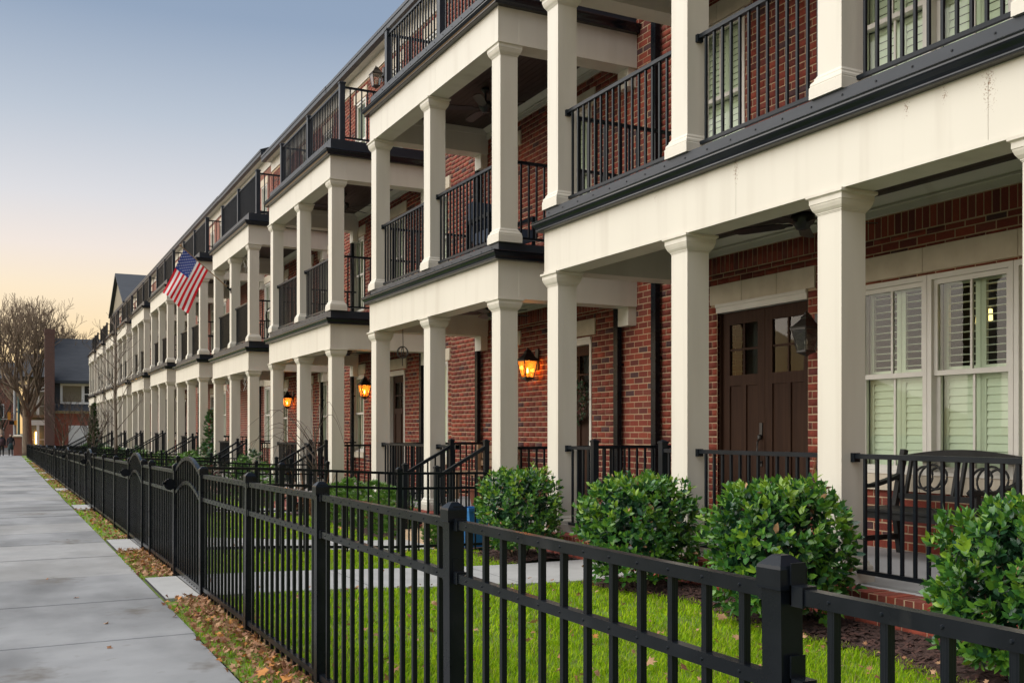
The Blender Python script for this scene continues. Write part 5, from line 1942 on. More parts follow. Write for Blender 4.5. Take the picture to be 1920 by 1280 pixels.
def bush(label, cx, cy, gz0, rx, ry, rz, zc, n_twig, single=90, lf=(0.050, 0.078), seed=1, group='clipped evergreen shrubs before the nearest porch'):
    r_ = np.random.default_rng(seed)
    t = thing('evergreen_shrub', label, 'shrub', (cx, cy, gz0), group)
    c = np.array((cx, cy, gz0 + zc))
    st = MB()
    for i in range(9):
        a = i * 0.7 + r_.uniform(-0.2, 0.2)
        e = c + np.array((rx * 0.62 * math.cos(a), ry * 0.62 * math.sin(a), r_.uniform(-0.1, 0.5) * rz))
        b0 = np.array((cx + 0.05 * math.cos(a), cy + 0.05 * math.sin(a), gz0 - 0.03))
        st.tube([b0, b0 * 0.5 + e * 0.5 + np.array((0, 0, -0.04)), e], [0.014, 0.009, 0.004], 5)
    st.build('stems', 'twig', t)
    mats, dirs, kinds, dist = [], [], [], []
    for i in range(n_twig):
        d = r_.normal(0, 1, 3)
        d /= np.linalg.norm(d)
        if d[2] < -0.80:
            d[2] = -d[2]
        p4 = 3.2
        sup = 1.0 / (abs(d[0]) ** p4 + abs(d[1]) ** p4 + abs(d[2]) ** p4) ** (1 / p4)
        lump = 1 + 0.07 * math.sin(5 * d[0] + 3 * d[2] + seed) * math.sin(4 * d[1] + 2 * d[2]) + 0.05 * math.sin(9 * d[1] + 7 * d[0])
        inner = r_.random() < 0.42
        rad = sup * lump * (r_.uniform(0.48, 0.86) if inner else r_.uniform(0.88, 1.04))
        if r_.random() < 0.05:
            rad *= 1.10
        tipp = c + d * np.array((rx, ry, rz)) * rad
        ax = d * np.array((1, 1, 0.7)) + np.array((0, 0, 0.55)) + r_.normal(0, 0.28, 3)
        ax /= np.linalg.norm(ax)
        B = basis(ax, np.array((0.1, 0.2, 1.0)))
        nl = r_.integers(6, 9)
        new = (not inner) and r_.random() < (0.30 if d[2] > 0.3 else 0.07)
        for q in range(nl):
            a = q * 2.4 + r_.uniform(-0.3, 0.3)
            sp = (0.35 + 0.75 * (1 - q / nl))
            ld = B[:, 0] * math.cos(sp) + (B[:, 1] * math.cos(a) + B[:, 2] * math.sin(a)) * math.sin(sp)
            pos = tipp - B[:, 0] * (0.085 * (1 - q / nl)) + r_.normal(0, 0.004, 3)
            L = r_.uniform(*lf) * (0.8 if q > nl - 3 else 1)
            up = B[:, 0] + r_.normal(0, 0.25, 3)
            m4 = np.eye(4)
            m4[:3, :3] = basis(ld, up) * L
            m4[:3, 3] = pos
            mats.append(m4)
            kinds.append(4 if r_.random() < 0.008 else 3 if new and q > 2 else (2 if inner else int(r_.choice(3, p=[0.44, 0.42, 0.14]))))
            dist.append(np.linalg.norm(pos - np.array((0, 0, E))))
    mats, kinds, dist = np.array(mats), np.array(kinds), np.array(dist)
    # the leaves that stand out towards the viewer are single leaves
    pick = np.zeros(len(mats), bool)
    pick[np.argsort(dist)[::3][:single]] = True
    for i in np.where(pick)[0]:
        objm('leaf', LEAFM[kinds[i]], t, Matrix(mats[i].tolist()))
    mm, kk = mats[~pick], kinds[~pick]
    P = np.einsum('nij,kj->nki', mm[:, :3, :3], LV) + mm[:, None, :3, 3]
    F_ = (LF[None] + (np.arange(len(mm)) * len(LV))[:, None, None]).reshape(-1, 3)
    tag(obj('foliage', np_mesh('foliage', P.reshape(-1, 3), F_, ['leaf_a', 'leaf_b', 'leaf_c', 'leaf_d', 'dry_b'], np.repeat(kk, len(LF))), t), kind='stuff')


gb = gz(4.75, 5)
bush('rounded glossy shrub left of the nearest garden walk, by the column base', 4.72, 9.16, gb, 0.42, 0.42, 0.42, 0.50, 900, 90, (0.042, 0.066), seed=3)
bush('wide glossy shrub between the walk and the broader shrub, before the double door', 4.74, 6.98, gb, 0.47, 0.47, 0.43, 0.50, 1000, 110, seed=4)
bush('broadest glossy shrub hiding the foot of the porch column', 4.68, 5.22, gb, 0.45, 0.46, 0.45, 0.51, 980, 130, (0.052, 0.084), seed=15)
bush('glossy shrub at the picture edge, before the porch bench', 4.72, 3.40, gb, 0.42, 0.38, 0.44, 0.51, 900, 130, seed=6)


def soft_shrub(name, label, cat, cx, cy, rx, rz, n_, mats, seed, group, z0=None, cone=False, size=0.07):
    r_ = np.random.default_rng(seed)
    z0 = gz(cx, cy) if z0 is None else z0
    t = thing(name, label, cat, (cx, cy, z0), group)
    MB().tube([(cx, cy, z0 - 0.05), (cx, cy, z0 + rz)], [0.03, 0.01], 5).build('stem', 'twig', t)
    V, F_, mi = [], [], []
    o = 0
    for i in range(n_):
        h = r_.random() ** (1.4 if cone else 0.9)
        a = r_.uniform(0, 6.283)
        prof = (1 - h) ** 0.75 if cone else math.sqrt(max(0.02, 1 - (2 * h - 0.85) ** 2 * 0.8))
        lump = 1 + 0.16 * math.sin(3 * a + seed) * math.sin(4 * h * 3)
        rr = rx * prof * lump * r_.uniform(0.7, 1.0)
        p = np.array((cx + rr * math.cos(a), cy + rr * math.sin(a), z0 + 0.03 + 2 * rz * h * 0.95))
        d = np.array((math.cos(a), math.sin(a), r_.uniform(0.4, 1.6))) + r_.normal(0, 0.25, 3)
        B = basis(d, np.array((0, 0, 1.0)))
        s_ = size * r_.uniform(0.6, 1.3)
        for q in range(5):
            sp = (q - 2) * 0.42
            dd = B[:, 0] * math.cos(sp) + B[:, 1] * math.sin(sp)
            nn = np.cross(dd, B[:, 2]) * s_ * 0.13
            e = p + dd * s_ * (1.1 - 0.16 * abs(q - 2))
            m_ = p + dd * s_ * 0.45
            V += [p, m_ + nn, e, m_ - nn]
            F_.append((o, o + 1, o + 2, o + 3))
            o += 4
            mi.append(int(r_.choice(len(mats), p=[0.45, 0.35, 0.2] if len(mats) == 3 else None)))
    tag(obj('foliage', np_mesh('foliage', np.array(V), np.array(F_), mats, mi), t), kind='stuff')


FM = ['fern_a', 'fern_b', 'fern_c']
for i, (x, y, rx, rz) in enumerate(((4.62, 12.75, 0.36, 0.33), (4.66, 13.55, 0.42, 0.36), (4.60, 14.55, 0.42, 0.36), (4.66, 15.4, 0.36, 0.31))):
    soft_shrub('feathery_shrub', ['feathery bright green shrub nearest the steps of the second townhouse', 'tall feathery bright green shrub, second from the steps of the second townhouse',
                                  'feathery bright green shrub, third from the steps of the second townhouse', 'feathery bright green shrub farthest from the steps of the second townhouse'][i],
               'shrub', x, y, rx, rz, 620, FM, 20 + i, 'feathery shrubs before the second townhouse')
cnt = 0
for k in range(3, 11):
    S = HS[k]
    for j, dy in enumerate((2.1, 3.2, 4.3)):
        y = S['y0'] + dy + random.uniform(-0.2, 0.2)
        kind = (k + j) % 3
        soft_shrub('garden_shrub', ('%s shrub before the porch of the %s townhouse, %s' % (['bright green', 'dark green', 'mixed green'][kind], ORD[k], ['nearest its steps', 'midway along it', 'at its far end'][j])),
                   'shrub', 4.62, y, 0.42, random.uniform(0.38, 0.62), 260 if k < 6 else 120, [FM, ['ever_a', 'ever_b', 'fern_b'], ['fern_b', 'leaf_b', 'fern_a']][kind], 60 + cnt,
                   'shrubs before the farther porches', None, False, 0.09 if k < 6 else 0.16)
        cnt += 1
for i, (x, y, rx, rz) in enumerate(((4.55, 11.0, 0.16, 0.16), (3.0, 17.0, 0.3, 0.42), (2.4, 17.1, 0.26, 0.40), (3.6, 24.1, 0.36, 0.5))):
    soft_shrub('low_shrub', ['small green tuft beside the blue planter', 'reddish shrub by the fence between the second and third yards', 'dark green shrub by the fence between the second and third yards',
                             'leafy shrub by the fence between the third and fourth yards'][i], 'shrub', x, y, rx, rz, 200, [FM, ['rust_a', 'ever_b', 'rust_a'], ['ever_a', 'ever_b', 'leaf_b'], ['fern_a', 'leaf_b', 'fern_b']][i], 90 + i, None)
soft_shrub('columnar_evergreen', 'slim columnar evergreen near the end of the row', 'tree', 4.62, 64.7, 0.44, 1.8, 900, ['ever_a', 'ever_b', 'fern_b'], 130, None, None, True, 0.2)
soft_shrub('magnolia_shrub', 'tall broad-leaved evergreen between the fourth and fifth porches', 'shrub', 5.5, 30.9, 0.30, 1.15, 520, ['leaf_c', 'leaf_a', 'rust_a'], 131, None, None, False, 0.12)


# ---------------------------------------------------------------- bare trees
def grow(mb, p, d, L, r, depth, rnd, spread, up, n_=5, kids=(2, 3), bend=0.16, minr=0.004):
    pts, rs = [p], [r]
    q = p
    for i in range(3):
        d = (d + Vector((rnd.gauss(0, bend), rnd.gauss(0, bend), rnd.gauss(0, bend) + up))).normalized()
        q = q + d * (L / 3)
        pts.append(q)
        rs.append(max(minr, r * (1 - 0.14 * (i + 1))))
    mb.tube(pts, rs, n_ if depth > 1 else 3, 0, depth > 3)
    if depth == 0:
        return
    for j in range(rnd.randint(*kids)):
        a = rnd.uniform(0, 6.283)
        o = d.orthogonal().normalized()
        o2 = d.cross(o)
        nd = (d + (o * math.cos(a) + o2 * math.sin(a)) * rnd.uniform(0.6, 1.2) * spread).normalized()
        b_ = pts[-1] if j < 2 else pts[2]
        grow(mb, b_, nd, L * rnd.uniform(0.66, 0.88), max(minr, r * rnd.uniform(0.52, 0.70)), depth - 1, rnd, spread, up, n_, kids, bend, minr)


rnd = random.Random(5)
bt = thing('bare_tree', 'large bare tree with a thick dark trunk beyond the end of the fence', 'tree', (1.74, 105, gz(1.7, 105)))
zb = gz(1.7, 105) - 0.3
MB().tube([(1.74, 105, zb), (1.70, 105, zb + 0.6), (1.66, 105, zb + 2.2), (1.62, 105.05, zb + 3.8), (1.55, 105.1, zb + 5.4)], [0.62, 0.46, 0.40, 0.37, 0.32], 12).build('trunk', 'bark', bt, True)
mb = MB()
for i in range(15):
    a = i * 2.4
    z_ = zb + 3.2 + 2.2 * (i / 14)
    dd = Vector((math.cos(a) * 0.58, math.sin(a) * 0.58, 1.0 if i > 3 else 0.6)).normalized()
    grow(mb, Vector((1.6, 105.05, z_)), dd, 2.85, 0.19, 6, rnd, 0.55, 0.13, 5, (2, 3), 0.14, 0.016)
tag(mb.build('crown', 'bark', bt), kind='stuff')

rnd = random.Random(9)
ty = 47.0
st_ = thing('slim_bare_tree', 'slim bare young tree with upright twigs before the seventh townhouse', 'tree', (4.25, ty, gz(4.2, ty)))
zb = gz(4.2, ty) - 0.05
MB().tube([(4.25, ty, zb), (4.27, ty, zb + 1.5), (4.22, ty, zb + 3.0), (4.25, ty, zb + 5.2), (4.24, ty, zb + 6.9)], [0.085, 0.07, 0.06, 0.04, 0.012], 8).build('trunk', 'pale_bark', st_, True)
mb = MB()
for i in range(20):
    a = i * 2.4
    z_ = zb + 1.7 + 4.4 * (i / 19)
    dd = Vector((math.cos(a), math.sin(a), 0.9)).normalized()
    grow(mb, Vector((4.24, ty, z_)), dd, 0.9 * (1.2 - 0.65 * i / 19), 0.022, 2, rnd, 0.55, 0.12, 4, (2, 3), 0.12, 0.006)
tag(mb.build('crown', 'pale_bark', st_), kind='stuff')

for i, (x, y, h, lab) in enumerate(((4.3, 61.0, 3.2, 'small bare ornamental tree beside the columnar evergreen'), (4.0, 88.0, 5.0, 'reddish bare tree before the brick house at the end'))):
    rnd = random.Random(30 + i)
    t = thing('small_bare_tree', lab, 'tree', (x, y, gz(x, y)))
    zb = gz(x, y) - 0.05
    MB().tube([(x, y, zb), (x, y, zb + h * 0.3)], [0.07, 0.05], 6).build('trunk', 'bark', t, True)
    mb = MB()
    for j in range(9):
        a = j * 2.4
        grow(mb, Vector((x, y, zb + h * (0.12 + 0.02 * j))), Vector((math.cos(a) * 0.6, math.sin(a) * 0.6, 1)).normalized(), h * 0.3, 0.035, 3, rnd, 0.5, 0.12, 4, (2, 3), 0.12, 0.009)
    tag(mb.build('crown', 'twig', t), kind='stuff')

# arching bare twigs of a weeping shrub before the third townhouse
rnd = random.Random(12)
wx, wy = 4.35, 15.5
ws = thing('weeping_shrub', 'weeping shrub with thin arching bare twigs before the third townhouse', 'shrub', (wx, wy, gz(wx, wy)))
zb = gz(wx, wy)
MB().tube([(wx, wy, zb - 0.05), (wx + 0.03, wy, zb + 0.8), (wx, wy + 0.04, zb + 1.5)], [0.018, 0.014, 0.009], 6).build('trunk', 'twig', ws)
mb = MB()
for i in range(15):
    a = rnd.uniform(1.0, 5.2)
    reach, top, drop = rnd.uniform(0.9, 1.7), rnd.uniform(0.35, 0.85), rnd.uniform(0.5, 1.3)
    pp = []
    zs0 = rnd.uniform(0.8, 1.45)
    for j in range(10):
        t_ = j / 9
        rr = reach * t_
        pp.append((wx + rr * math.cos(a), wy + rr * math.sin(a) * 1.2, zb + zs0 + top * math.sin(min(1, t_ * 1.6) * math.pi / 2) - drop * max(0, t_ - 0.35) ** 1.6 * 1.9))
    mb.tube(pp, [0.006 - 0.0045 * j / 9 for j in range(10)], 4)
tag(mb.build('arching_twigs', 'twig', ws), kind='stuff')
ts = thing('dry_twig_shrub', 'low dry twiggy shrub beside the far column of the second porch', 'shrub', (4.5, 16.1, gz(4.5, 16.1)))
mb = MB()
for i in range(40):
    a = rnd.uniform(0, 6.283)
    mb.tube([(4.5, 16.1, gz(4.5, 16.1)), (4.5 + 0.2 * math.cos(a), 16.1 + 0.2 * math.sin(a), gz(4.5, 16.1) + 0.35), (4.5 + rnd.uniform(0.25, 0.5) * math.cos(a), 16.1 + rnd.uniform(0.25, 0.5) * math.sin(a), gz(4.5, 16.1) + rnd.uniform(0.4, 0.85))], [0.006, 0.004, 0.002], 4)
tag(mb.build('twigs', 'broom', ts), kind='stuff')

# ---------------------------------------------------------------- small things on the farther porches
pt = thing('blue_planter', 'bright blue upright planter behind the shrub by the second porch', 'planter', (4.95, 10.75, gz(4.95, 10.75)))
zb = gz(4.95, 10.75)
MB().sqloft(4.95, 10.75, [(0.10, zb), (0.13, zb + 0.46), (0.14, zb + 0.46), (0.14, zb + 0.50), (0.12, zb + 0.50), (0.115, zb + 0.47)]).build('pot', 'blue_plastic', pt)
MB().box(4.85, 5.05, 10.65, 10.85, zb + 0.40, zb + 0.465).build('soil', 'soil', pt)
F2 = HS[2]['floor']
bq = thing('wooden_bench', 'pale wooden bench on the ground-floor porch of the second townhouse', 'bench', (6.9, 14.6, F2))
MB().box(6.65, 7.10, 13.9, 15.3, F2 + 0.42, F2 + 0.47).build('seat', 'bench_wood', bq)
for i in range(3):
    MB().box(7.12 + 0.02 * i, 7.15 + 0.02 * i, 13.9, 15.3, F2 + 0.55 + 0.12 * i, F2 + 0.64 + 0.12 * i).build('back_slat', 'bench_wood', bq)
for x in (6.70, 7.10):
    for y in (13.95, 15.25):
        MB().box(x - 0.03, x + 0.03, y - 0.03, y + 0.03, F2, F2 + (0.42 if x < 7 else 0.9)).build('leg', 'bench_wood', bq)
pot = thing('terracotta_pot', 'reddish clay pot on the second porch beside the wooden bench', 'pot', (6.2, 13.3, F2))
MB().lathe(6.2, 13.3, [(0.11, F2), (0.16, F2 + 0.26), (0.18, F2 + 0.26), (0.18, F2 + 0.31), (0.15, F2 + 0.31), (0.14, F2 + 0.27)], 16).build('body', 'terracotta', pot)
D2 = HS[2]['deck']
ch = thing('balcony_chair', 'dark cushioned chair on the upper balcony of the second townhouse', 'chair', (6.1, 12.4, D2))
MB().box(5.85, 6.45, 12.1, 12.75, D2 + 0.30, D2 + 0.46).build('seat', 'cushion', ch)
MB().box(5.84, 6.46, 12.76, 12.90, D2 + 0.36, D2 + 0.92).build('backrest', 'cushion', ch)
for x in (5.82, 6.48):
    MB().box(x - 0.03, x + 0.03, 12.1, 12.88, D2 + 0.60, D2 + 0.65).build('armrest', 'rail_metal', ch)
    for y in (12.13, 12.85):
        MB().box(x - 0.02, x + 0.02, y - 0.02, y + 0.02, D2, D2 + 0.60).build('leg', 'rail_metal', ch)
ch = thing('balcony_chair', 'dark round-backed metal chair on the upper balcony of the fourth townhouse', 'chair', (6.2, 25.8, HS[4]['deck']))
D4 = HS[4]['deck']
MB().lathe(6.2, 25.8, [(0.22, D4 + 0.42), (0.23, D4 + 0.44), (0.22, D4 + 0.46)], 14).build('seat', 'rail_metal', ch)
for i in range(4):
    a = i * 1.57 + 0.78
    MB().tube([(6.2 + 0.2 * math.cos(a), 25.8 + 0.2 * math.sin(a), D4 + 0.43), (6.2 + 0.26 * math.cos(a), 25.8 + 0.26 * math.sin(a), D4)], 0.012, 6).build('leg', 'rail_metal', ch)
MB().tube([(6.2 + 0.2 * math.cos(i * 0.4), 26.02, D4 + 0.8 + 0.2 * math.sin(i * 0.4)) for i in range(17)], 0.012, 6).tube([(6.0, 26.0, D4 + 0.44), (6.0, 26.02, D4 + 0.8)], 0.012, 6).tube([(6.4, 26.0, D4 + 0.44), (6.4, 26.02, D4 + 0.8)], 0.012, 6).build('backrest', 'rail_metal', ch)
# hanging wind chime under the second porch
wc = thing('wind_chime', 'small dark wire ornament hanging from the second porch ceiling', 'ornament', (5.75, 15.35, HS[2]['b0'] - 0.5))
zt = HS[2]['b1'] - 0.02
zc = HS[2]['b0'] - 0.34
MB().tube([(5.75, 15.3, zt), (5.76, 15.3, zc + 0.1)], 0.006, 5).build('cord', 'bronze', wc)
for i in range(3):
    a = i * 1.05
    MB().tube([(5.75 + 0.095 * math.cos(a) * math.cos(j * 0.4), 15.3 + 0.095 * math.sin(a) * math.cos(j * 0.4), zc + 0.095 * math.sin(j * 0.4)) for j in range(17)], 0.008, 5, 0, False).build('hoop', 'bronze', wc)
MB().tube([(5.75, 15.3, zc - 0.09), (5.75, 15.3, zc - 0.22)], 0.008, 5).build('drop', 'bronze', wc)

# icicle lights strung under the porches of the fourth townhouse and the near end of the third
rnd = random.Random(3)


def icicles(label, x, ya, yb, z):
    t = MB()
    y = ya
    t.tube([(x, ya, z), (x, yb, z)], 0.006, 4)
    while y < yb:
        L = rnd.choice([0.15, 0.3, 0.45])
        pp = [(x + rnd.gauss(0, 0.03), y + rnd.gauss(0, 0.06), z - L * j / 4) for j in range(5)]
        t.tube(pp, 0.006, 4)
        y += 0.12
    return tag(t.build('icicle_lights', 'cable_white'), label, 'lights', 'white icicle light strings under the porches')


S4 = HS[4]
icicles('white icicle light string under the upper front beam of the fourth townhouse', XB + 0.32, S4['y0'] + 0.3, S4['y1'] - 0.3, S4['u0'] + 0.02)
icicles('white icicle light string under the lower front beam of the fourth townhouse', XB + 0.32, S4['y0'] + 0.3, S4['y1'] - 0.3, S4['b0'] + 0.02)

# ---------------------------------------------------------------- the end of the street
def person(label, x, y, coat, hairlen, skirt, ph):
    z = g(min(y, 110))
    t = thing('person', label, 'person', (x, y, z), 'people walking on the pavement')
    me = bpy.data.meshes.new('body')
    V = [(0, 0, 0.95), (0, 0, 1.18), (0, 0, 1.40), (0, 0, 1.50), (0, -0.01, 1.60), (0, -0.02, 1.70),
         (-0.10, 0, 0.90), (-0.11, -0.10 * ph, 0.50), (-0.11, -0.16 * ph + 0.03, 0.08), (-0.11, -0.16 * ph - 0.12, 0.04),
         (0.10, 0, 0.90), (0.11, 0.10 * ph, 0.50), (0.11, 0.22 * ph + 0.03, 0.10), (0.11, 0.22 * ph - 0.10, 0.05),
         (-0.19, 0, 1.40), (-0.25, 0.02, 1.14), (-0.25, -0.10, 0.90), (-0.25, -0.13, 0.82),
         (0.19, 0, 1.40), (0.25, 0.02, 1.14), (0.25, -0.05, 0.90), (0.25, -0.08, 0.82)]
    Eg = [(0, 1), (1, 2), (2, 3), (3, 4), (4, 5), (0, 6), (6, 7), (7, 8), (8, 9), (0, 10), (10, 11), (11, 12), (12, 13), (2, 14), (14, 15), (15, 16), (16, 17), (2, 18), (18, 19), (19, 20), (20, 21)]
    rad = [0.15, 0.145, 0.15, 0.06, 0.095, 0.07, 0.10, 0.07, 0.05, 0.035, 0.10, 0.07, 0.05, 0.035, 0.075, 0.06, 0.045, 0.035, 0.075, 0.06, 0.045, 0.035]
    me.from_pydata(V, Eg, [])
    me.materials.append(M[coat])
    me.materials.append(M['skin'])
    o = obj('body', me, t, (x, y, z))
    md = o.modifiers.new('skin', 'SKIN')
    for sv, q in zip(me.skin_vertices[0].data, rad):
        sv.radius = (q, q)
    me.skin_vertices[0].data[0].use_root = True
    sb = o.modifiers.new('sub', 'SUBSURF')
    sb.levels = sb.render_levels = 2
    MB().lathe(x, y + 0.03, [(0.02, z + 1.50 - hairlen), (0.10, z + 1.55 - hairlen * 0.6), (0.112, z + 1.63), (0.10, z + 1.72), (0.05, z + 1.775), (0.0, z + 1.785)], 10).build('hair', 'hair', t, True)
    MB().lathe(x, y - 0.035, [(0.01, z + 1.52), (0.07, z + 1.56), (0.085, z + 1.63), (0.06, z + 1.70), (0.01, z + 1.72)], 10).build('face', 'skin', t, True)
    if skirt:
        MB().lathe(x, y, [(0.15, z + 1.05), (0.185, z + 0.90), (0.23, z + 0.55), (0.22, z + 0.54)], 12).build('skirt', 'cloth_teal', t, True)
    else:
        MB().lathe(x, y, [(0.175, z + 1.36), (0.21, z + 1.15), (0.20, z + 0.84), (0.19, z + 0.83)], 12).build('jacket', 'cloth_plum', t, True)


person('person in a dark plum jacket and dark trousers walking on the pavement', -0.42, 88, 'cloth_dark', 0.02, False, 1)
person('person in a long dark teal coat walking beside the brick gate pier', 0.22, 89, 'cloth_dark', 0.10, True, -1)

xp, yp = 0.72, 92.0
zp = g(yp)
bp = thing('brick_pier', 'low brick pier with a pale cap beside the walking people', 'pier', (xp, yp, zp))
MB().box(xp - 0.3, xp + 0.34, yp - 0.3, yp + 0.3, zp - 0.3, zp + 1.55).build('shaft', 'brick_far', bp)
MB().sqloft(xp + 0.02, yp, [(0.38, zp + 1.55), (0.38, zp + 1.63), (0.2, zp + 1.72)]).build('cap', 'stone', bp)

# signal pole with its lights
xs_, ys_ = 0.62, 104.0
zs_ = g(104) - 0.1
sp = thing('signal_pole', 'grey traffic signal pole with a pedestrian signal at the corner', 'pole', (xs_, ys_, zs_))
MB().tube([(xs_, ys_, zs_), (xs_, ys_, zs_ + 6.2)], [0.17, 0.13], 10).build('mast', 'grey_metal', sp)
MB().tube([(xs_ + 0.32, ys_ + 1, zs_), (xs_ + 0.32, ys_ + 1, zs_ + 6.0)], [0.13, 0.10], 8).build('mast', 'teal_metal', sp)
MB().tube([(xs_, ys_, zs_ + 3.35), (xs_ - 1.6, ys_, zs_ + 3.35)], 0.04, 6).build('mast_arm', 'grey_metal', sp)
mb = MB()
mb.box(xs_ - 0.62, xs_ - 0.36, ys_ - 0.3, ys_ - 0.05, zs_ + 3.3, zs_ + 4.0)
mb.build('signal_head', 'signal_yellow', sp)
mb = MB()
mb.box(xs_ - 0.48, xs_ - 0.06, ys_ - 0.35, ys_ - 0.15, zs_ + 2.85, zs_ + 3.2)
mb.build('walk_signal', 'black_metal', sp)
MB().box(xs_ - 0.06, xs_ + 0.16, ys_ - 0.37, ys_ - 0.15, zs_ + 2.8, zs_ + 3.25).build('walk_signal_side', 'signal_yellow', sp)
MB().box(xs_ - 1.55, xs_ - 1.2, ys_ - 0.04, ys_ - 0.01, zs_ + 3.2, zs_ + 3.5).build('street_sign', 'sign_green', sp)
for i, (x, z) in enumerate(((-1.95, 4.4), (-1.9, 3.4), (-1.78, 3.0), (-1.7, 2.75), (-1.55, 2.5), (-1.85, 2.6), (-1.6, 2.3), (-1.7, 2.05))):
    q = tag(MB().lathe(x, 118, [(0.02, zs_ + z - 0.13), (0.12, zs_ + z - 0.07), (0.14, zs_ + z), (0.10, zs_ + z + 0.10), (0.02, zs_ + z + 0.13)], 10).build('street_light', 'bulb_far'), 'small glowing amber globe light far down the street', 'light', 'amber lights far down the street')
lpm = MB().tube([(-1.75, 118.2, zs_ - 0.5), (-1.75, 118.2, zs_ + 4.7)], 0.05, 6).tube([(-1.75, 118.2, zs_ + 2.6), (-1.55, 118.1, zs_ + 2.6)], 0.03, 5)
tag(lpm.build('lamp_post', 'black_metal'), 'thin dark post carrying the amber globe lights', 'lamp post')

# brick house closing the view: ridge runs across, chimney at its street end
HY = 100.0
zg = gp(100)
bh = thing('end_house', 'brick house with a steep slate roof and tall chimney beyond the row', 'house', (5.6, HY, zg))
x0, x1 = 3.55, 14.0
MB().box(x0 + 0.2, x1, HY, HY + 9, zg - 0.5, zg + 3.75).build('brick_wall', 'brick_end', bh)
MB().box(x0 + 0.15, x1, HY - 0.25, HY + 9.2, zg + 3.75, zg + 3.95).build('band', 'stone', bh)
mb = MB()
mb.add([(x0 - 0.1, HY - 0.75, zg + 3.96), (x1, HY - 0.75, zg + 3.96), (x1, HY + 0.1, zg + 4.62), (x0 - 0.1, HY + 0.1, zg + 4.62), (x0 - 0.1, HY + 0.1, zg + 3.96), (x1, HY + 0.1, zg + 3.96)],
       [(0, 1, 2, 3), (0, 3, 4), (1, 5, 2), (0, 4, 5, 1)])
mb.build('skirt_roof', 'slate', bh)
sd = MB().box(x0 + 0.75, x1, HY + 0.12, HY + 9, zg + 4.5, zg + 6.9).build('siding_wall', 'siding', bh)
MB().box(x0 + 0.2, x0 + 0.75, HY + 0.1, HY + 9, zg + 4.5, zg + 6.7).build('corner_bay', 'slate', bh)
for a, b_, c_, d_ in ((x0 + 0.75, x0 + 0.95, 4.65, 6.5), (x0 + 0.95, x1 - 2, 6.3, 6.5), (x0 + 0.95, x1 - 2, 4.62, 4.8)):
    MB().box(a, b_, HY + 0.05, HY + 0.118, zg + c_, zg + d_).build('trim', 'white_paint', bh)
for xx in (6.85,):
    w_ = MB().box(xx - 0.75, xx - 0.5, HY + 0.03, HY + 0.11, zg + 4.8, zg + 6.3).box(xx + 0.35, xx + 0.6, HY + 0.03, HY + 0.11, zg + 4.8, zg + 6.3).box(xx - 0.5, xx + 0.35, HY + 0.03, HY + 0.11, zg + 5.5, zg + 5.58).build('window', 'white_paint', bh)
    MB().box(xx - 0.5, xx + 0.35, HY + 0.08, HY + 0.115, zg + 4.8, zg + 6.3).build('pane', 'interior', w_)
gd = MB().box(5.0, 8.6, HY - 0.08, HY - 0.005, zg - 0.2, zg + 2.65).build('garage_door', 'white_paint', bh)
for i in range(4):
    MB().box(5.08, 8.5, HY - 0.10, HY - 0.081, zg + 0.05 + 0.65 * i, zg + 0.63 + 0.65 * i).build('panel', 'white_paint', gd)
rf = MB()
rf.v = [(x0 - 0.3, HY - 0.6, zg + 6.75), (x1 + 0.3, HY - 0.6, zg + 6.75), (x1 + 0.3, HY + 4.5, zg + 11.0), (x0 - 0.3, HY + 4.5, zg + 11.0), (x0 - 0.3, HY + 9.6, zg + 6.75), (x1 + 0.3, HY + 9.6, zg + 6.75),
        (x0 - 0.3, HY - 0.6, zg + 6.5), (x1 + 0.3, HY - 0.6, zg + 6.5), (x0 - 0.3, HY + 9.6, zg + 6.5), (x1 + 0.3, HY + 9.6, zg + 6.5)]
rf.f = [(0, 1, 2, 3), (3, 2, 5, 4), (6, 7, 1, 0), (6, 0, 3, 4, 8), (7, 9, 5, 2, 1), (6, 8, 9, 7)]
rf.m = [0] * 6
ro = rf.build('roof', 'slate', bh)
MB().lathe(7.6, HY + 2.6, [(0.09, zg + 8.6), (0.09, zg + 9.75), (0.16, zg + 9.75), (0.14, zg + 9.95), (0.0, zg + 10.0)], 10).build('vent', 'white_paint', ro)
MB().box(x0 - 0.55, x0 + 0.25, HY - 1.0, HY - 0.1, zg - 0.5, zg + 10.9).box(x0 - 0.58, x0 + 0.28, HY - 1.03, HY - 0.07, zg + 10.9, zg + 11.35).build('chimney', 'brick_brown', bh)

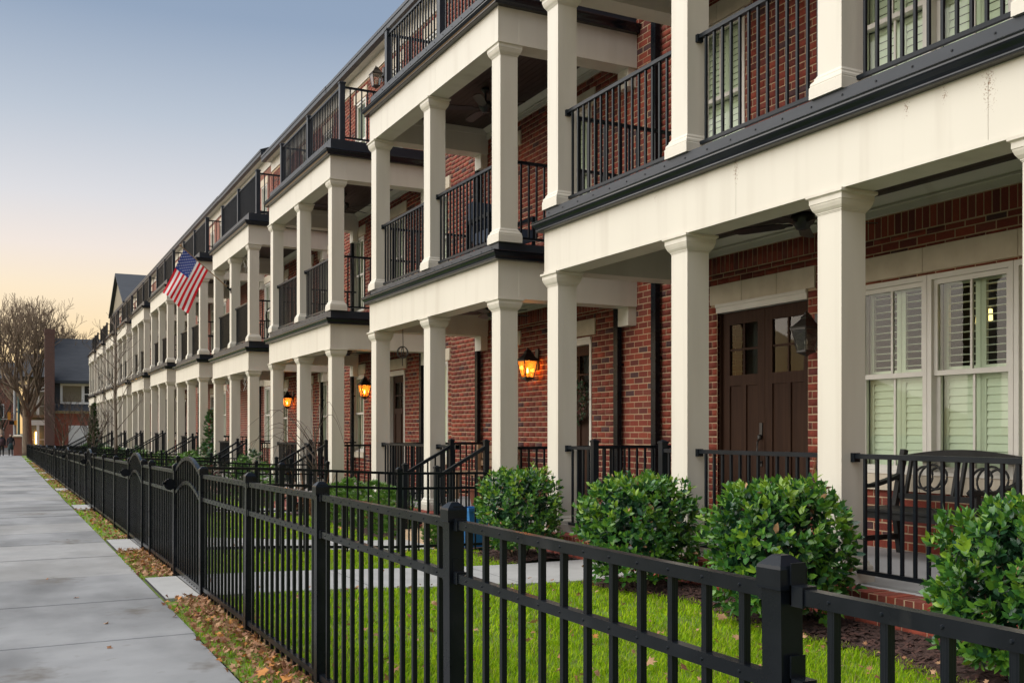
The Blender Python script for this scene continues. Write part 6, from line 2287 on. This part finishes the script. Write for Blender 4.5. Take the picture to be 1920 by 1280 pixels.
# porch house farther back, left of the chimney
PY = 112.0
zq = g(110) - 0.3
ph = thing('porch_house', 'brown house with stacked white porches behind the large bare tree', 'house', (2.6, PY, zq))
MB().box(2.0, 4.2, PY + 1.6, PY + 8, zq, zq + 8.4).build('wall', 'siding', ph)
rf = MB()
rf.v = [(1.4, PY - 0.4, zq + 8.0), (6.0, PY - 0.4, zq + 8.0), (6.0, PY + 4, zq + 10.6), (1.4, PY + 4, zq + 10.6), (1.4, PY + 8.4, zq + 8.0), (6.0, PY + 8.4, zq + 8.0)]
rf.f = [(0, 1, 2, 3), (3, 2, 5, 4), (0, 3, 4), (1, 5, 2), (0, 4, 5, 1)]
rf.m = [0] * 5
rf.build('roof', 'shingle', ph)
for z_ in (zq + 0.5, zq + 3.9):
    MB().box(1.9, 3.6, PY - 0.2, PY + 1.6, z_, z_ + 0.25).build('porch_floor', 'bench_wood', ph)
    MB().box(1.9, 3.6, PY - 0.25, PY - 0.05, z_ + 2.6, z_ + 3.1).build('porch_beam', 'white_paint', ph)
    for x in (2.0, 2.75, 3.45):
        MB().box(x - 0.12, x + 0.12, PY - 0.2, PY + 0.04, z_ + 0.25, z_ + 2.6).build('post', 'white_paint' if x < 3 else 'brick_far', ph)
    rl = MB().box(2.12, 3.33, PY - 0.1, PY - 0.04, z_ + 1.1, z_ + 1.18).build('railing', 'white_paint', ph)
MB().box(2.55, 2.75, PY + 1.5, PY + 1.58, zq + 1.2, zq + 2.4).build('lit_window', 'bulb_far', ph)

# distant blocks and bare trees closing the street
for i, (xa, xc, y, h, m_, lab) in enumerate(((-9, 1.1, 150, 9.5, 'brick_far', 'long brick block far down the street, behind the amber lights'),
                                             (-40, -10, 170, 8, 'siding', 'pale far block on the other side of the street'),
                                             (14.5, 40, 104, 9, 'brick_far', 'brick block behind the end house'))):
    fb = thing('far_building', lab, 'building', ((xa + xc) / 2, y, zq))
    MB().box(xa, xc, y, y + 12, zq - 1, zq + h).build('wall', m_, fb)
    rf = MB()
    rf.v = [(xa - 0.4, y - 0.4, zq + h), (xc + 0.4, y - 0.4, zq + h), (xc + 0.4, y + 6, zq + h + 2.6), (xa - 0.4, y + 6, zq + h + 2.6), (xa - 0.4, y + 12.4, zq + h), (xc + 0.4, y + 12.4, zq + h)]
    rf.f = [(0, 1, 2, 3), (3, 2, 5, 4), (0, 3, 4), (1, 5, 2), (0, 4, 5, 1)]
    rf.m = [0] * 5
    rf.build('roof', 'shingle', fb)
    for j in range(int((xc - xa) / 2.2)):
        for fl_ in range(2):
            xx = xa + 0.9 + j * 2.2
            wd = MB().box(xx - 0.08, xx + 1.08, y - 0.06, y - 0.01, zq + 1.1 + fl_ * 3.2, zq + 2.9 + fl_ * 3.2).build('window', 'white_paint', fb)
            MB().box(xx, xx + 1.0, y - 0.07, y - 0.061, zq + 1.2 + fl_ * 3.2, zq + 2.8 + fl_ * 3.2).build('pane', 'interior', wd)
for i, (x, y, h, lab) in enumerate(((-0.6, 132, 11, 'bare tree in the middle distance behind the signal pole'), (-4.5, 140, 13, 'bare tree far down the street, farther off than the signal pole'), (3.4, 135, 12, 'bare tree rising behind the porch house'))):
    rnd = random.Random(50 + i)
    t = thing('distant_bare_tree', lab, 'tree', (x, y, zq))
    MB().tube([(x, y, zq - 0.3), (x, y, zq + h * 0.25)], [0.3, 0.22], 7).build('trunk', 'bark', t, True)
    mb = MB()
    for j in range(8):
        a = j * 2.4
        grow(mb, Vector((x, y, zq + h * (0.2 + 0.015 * j))), Vector((math.cos(a) * 0.6, math.sin(a) * 0.6, 1)).normalized(), h * 0.22, 0.10, 4, rnd, 0.55, 0.08, 4, (2, 3), 0.13, 0.02)
    tag(mb.build('crown', 'twig', t), kind='stuff')
